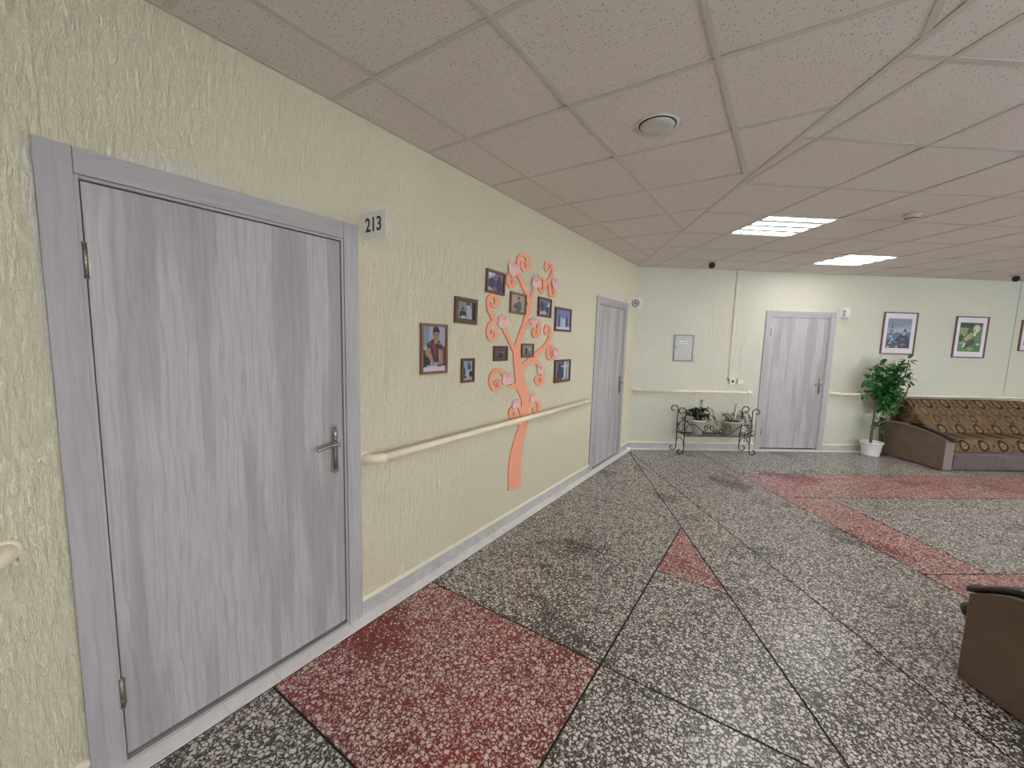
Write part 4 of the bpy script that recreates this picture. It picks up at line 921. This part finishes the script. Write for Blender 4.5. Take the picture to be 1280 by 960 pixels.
for s, z, rad, n, kd in CL:
    for k in range(int(n*1.9)):
        d = rvec(rr); p = Vector(W2(s, z, .235)) + Vector((d.x*rad, d.y*min(rad*.9, .085), d.z*rad))*rr.uniform(.3, 1)
        d2 = (d + Vector((0, -.4, rr.uniform(-.5, .4)))).normalized()
        leaf(b2 if kd and rr.random() < .6 else b, p, d2, Vector((0, -.3, 1)), rr.uniform(.066, .098), rr.uniform(.044, .060), M_LEAFB2 if kd and rr.random() < .5 else M_LEAFB)
# keep the leaves off the wall plane
for bb in (b, b2): bb.v = [(x, min(y, PV-.012), z) for x, y, z in bb.v]
o = b.build('foliage', r, recalc=False); o['kind'] = 'stuff'
o = b2.build('foliage', r, recalc=False); o['kind'] = 'stuff'; o['label'] = 'lighter green lower leaves'

# ---------------------------------------------------------------- sofas
def mat_suede(name, a, c):
    t = NT(name); n = t.noise(t.coord(), 5, 5, .65, .5); f = t.noise(t.coord(), 160, 2)
    col = t.mix(t.ramp(n, [(.35, (0,)*3), (.65, (1,)*3)]), lin(a), lin(c)); col = t.mix(t.ramp(f, [(.3, (0,)*3), (.7, (.25,)*3)]), col, lin((60, 48, 40)))
    t.bump(f, .2, .001); t.b.inputs['Sheen Weight'].default_value = .3
    return t.set(col, .9, 0, .15)
M_SUEDE = mat_suede('taupe_suede', (112, 93, 76), (126, 106, 88)); M_SUEDEB = mat_suede('mauve_grey_suede', (98, 86, 84), (112, 98, 96)); M_SUEDEF = mat_suede('mauve_taupe_suede', (140, 122, 114), (150, 132, 124))
def mat_medallion(rows):
    """rows: (centre on the second axis, x offset, ring radius, strength)"""
    t = NT('medallion_fabric'); tc = t.new('UVMap'); sp = t.new('SeparateXYZ'); t.link(tc.outputs[0], sp.inputs[0]); X, Y = sp.outputs[0], sp.outputs[1]
    n = t.noise(t.coord(), 16, 4, .6); wv = t.noise(t.coord(), 240, 2)
    col = t.mix(t.ramp(n, [(.35, (0,)*3), (.65, (1,)*3)]), lin((122, 101, 74)), lin((98, 82, 62)))
    per = .27
    def gauss(d, r0, wdt):
        m = t.new('MapRange'); m.interpolation_type = 'SMOOTHSTEP'; m.inputs['From Min'].default_value = wdt; m.inputs['From Max'].default_value = wdt*.45
        t.link(t.math('ABSOLUTE', t.math('SUBTRACT', d, r0)), m.inputs['Value']); return m.outputs[0]
    for yc, xo, rad, k in rows:
        fx = t.math('SUBTRACT', t.math('MULTIPLY', t.math('FRACT', t.math('DIVIDE', t.math('ADD', X, xo), per)), per), per/2)
        fy = t.math('SUBTRACT', Y, yc)
        d = t.math('SQRT', t.math('ADD', t.math('MULTIPLY', fx, fx), t.math('MULTIPLY', fy, fy)))
        col = t.mix(t.math('MULTIPLY', gauss(d, rad, .016), k), col, lin((52, 36, 28)))
        col = t.mix(t.math('MULTIPLY', gauss(d, rad*.45, .009), k*.6), col, lin((150, 126, 84)))
        col = t.mix(t.math('MULTIPLY', gauss(d, 0, .011), k*.8), col, lin((96, 40, 30)))
        fx2 = t.math('SUBTRACT', t.math('MULTIPLY', t.math('FRACT', t.math('DIVIDE', t.math('ADD', X, xo+per/2), per)), per), per/2)
        d2 = t.math('SQRT', t.math('ADD', t.math('MULTIPLY', fx2, fx2), t.math('MULTIPLY', fy, fy)))
        col = t.mix(t.math('MULTIPLY', gauss(d2, 0, .026), k*.7), col, lin((58, 38, 32)))
    t.bump(wv, .25, .001)
    return t.set(col, .9, 0, .15)
M_MED = mat_medallion([(.795, .0, .055, 1.0), (.70, .135, .055, .45), (.60, .02, .040, .6), (.475, .05, .055, .9), (.33, .12, .058, 1.0), (1.1, .12, .05, .5)])
M_PAD = flat((34, 26, 24), .2)
def sweep_profile(name, prof, x0, x1, m, parent, mtx=None, r=0.03, uvv=True, seg=10):
    """cushion: closed (v,z) outline swept along x with softened ends and UVs (x, running height)"""
    cy_ = sum(p[0] for p in prof)/len(prof); cz_ = sum(p[1] for p in prof)/len(prof)
    xs = [(x0, .90), (x0+r*.3, .955), (x0+r, 1.0)]+[(x0+r+(x1-x0-2*r)*k/seg, 1.0) for k in range(1, seg)]+[(x1-r, 1.0), (x1-r*.3, .955), (x1, .90)]
    n = len(prof); vs = [(x, -(cy_+(v-cy_)*sc if sc == 1 else cy_+(v-cy_)*(1-(1-sc)*.35)), cz_+(z-cz_)*(1-(1-sc)*.5)) for x, sc in xs for v, z in prof]
    b = MB(); N = len(xs)
    fs = [(i*n+k, i*n+(k+1) % n, (i+1)*n+(k+1) % n, (i+1)*n+k) for i in range(N-1) for k in range(n)]+[tuple(range(n)), tuple((N-1)*n+k for k in range(n))]
    b.add(vs, fs, m, True); o = b.build(name, parent, mtx)
    uv = o.data.uv_layers.new(name='UVMap')
    for l in o.data.loops:
        c = o.data.vertices[l.vertex_index].co; ed_ = min(c.x-x0, x1-c.x); uv.data[l.index].uv = (c.x + (c.y*.8 if ed_ < r*.5 else 0), c.z)
    return o
def rounded(poly, r, k=4):
    out = []
    n = len(poly)
    for i in range(n):
        p0, p1, p2 = Vector(poly[i-1]), Vector(poly[i]), Vector(poly[(i+1) % n])
        a = (p0-p1); c = (p2-p1); ra = min(r, a.length*.45, c.length*.45); A = p1+a.normalized()*ra; B = p1+c.normalized()*ra
        for j in range(k+1):
            t = j/k; out.append(tuple((1-t)**2*A+2*t*(1-t)*p1+t*t*B))
    return out
def make_sofa(label, mtx, width, armtop, knob):
    """local x along the sofa, -y towards its front, back at y=0; armtop: (distance from back, height)"""
    r = thing('sofa', label, 'sofa', mtx)
    D = armtop[-1][0]; aw = .125
    for k in (0, 1):
        x0, x1 = (0, aw) if k == 0 else (width-aw, width)
        prof = [(0.02, .012), (D, .012)]+[(v, z) for v, z in armtop[::-1]]
        b = MB(); b.prism([(-v, z) for v, z in prof], x0, x1, M_SUEDE, 'yz')
        fz = armtop[-1][1]
        b.box((x0+.002, -D+.0, .014), (x1-.002, -D-.004, fz-.004), M_SUEDEF); a = b.build('arm', r)
        # glossy dark wood rest, wider towards the front, turning down over the end
        pts = [(v, z) for v, z in armtop if v > .14]
        b = MB(); vs = []
        up_ = [(v, z, w_) for (v, z), w_ in zip(pts, [.03+.075*min(1, i/2) for i in range(len(pts))])]
        up_ = [(up_[0][0]-.0, up_[0][1], .02)]+up_[1:]+[(D+.045, armtop[-1][1]-.020, .075)]
        sp_ = spline([Vector(q) for q in up_], 5); n_ = len(sp_)
        for q in sp_:
            cx = (x0+x1)/2+(.012 if k == 0 else -.012); hw_ = q.z/2
            for zz, ww in ((.001, .8), (.012, 1.0), (.028, .94), (.036, .5)):
                vs += [(cx-hw_*ww, -q.x, q.y+zz), (cx+hw_*ww, -q.x, q.y+zz)]
        order = [0, 2, 4, 6, 7, 5, 3, 1]
        fs = [(i*8+order[j], i*8+order[(j+1) % 8], (i+1)*8+order[(j+1) % 8], (i+1)*8+order[j]) for i in range(n_-1) for j in range(8)]+[tuple(order), tuple((n_-1)*8+j for j in order)]
        b.add(vs, fs, M_PAD, True); b.build('arm_rest', a)
        if knob and k == 1:
            b = MB(); b.lathe([(.045, 0), (.045, .006), (.036, .030), (.018, .052), (0, .060)], M_PAD, (x1-.048, -D-.004, fz-.10), 20, 'y'); b.build('front_knob', a)
    x0, x1 = aw+.001, width-aw-.001
    b = MB(); b.box((x0, -.03, .012), (x1, -D+.005, .235), M_SUEDEB, .012); b.build('base', r)
    b = MB(); b.box((x0+.002, -D+.008, .05), (x1-.002, -D-.012, .215), M_SUEDEB, .010); b.build('front_panel', r)
    sweep_profile('seat_cushion', rounded([(.30, .238), (D+.005, .238), (D-.01, .33), (D-.08, .415), (.30, .435)], .035), x0+.004, x1-.004, M_MED, r)
    sweep_profile('backrest', rounded([(.015, .24), (.29, .24), (.50, .44), (.28, .70), (.13, .842), (.015, .83)], .035), x0+.004, x1-.004, M_MED, r)
    for fx, fy in ((.06, .1), (width-.06, .1), (.06, D-.06), (width-.06, D-.06)):
        b = MB(); b.lathe([(.018, 0), (.022, .013)], M_BLACK, (fx, -fy, 0), 12); b.build('foot', r)
    return r
make_sofa('brown medallion patterned sofa against the far wall right of the potted tree', FAR @ T(3.815, -.10, 0), 2.12,
          [(0.0, .49), (.14, .50), (.30, .497), (.44, .488), (.58, .470), (.69, .446), (.77, .425), (.825, .405)], False)
# second sofa faces the first one; only its near arm shows at the right picture edge
p = sv(.20+2.1, 4.06+.93)
make_sofa('brown suede sofa arm with dark wood rest at the right picture edge, lower corner', T(p.x, p.y, 0) @ Matrix.Rotation(math.atan2(E2.y, E2.x)+PI, 4, 'Z'), 2.1,
          [(0.0, .52), (.14, .535), (.40, .538), (.60, .530), (.72, .516), (.80, .495), (.87, .462), (.93, .425)], True)
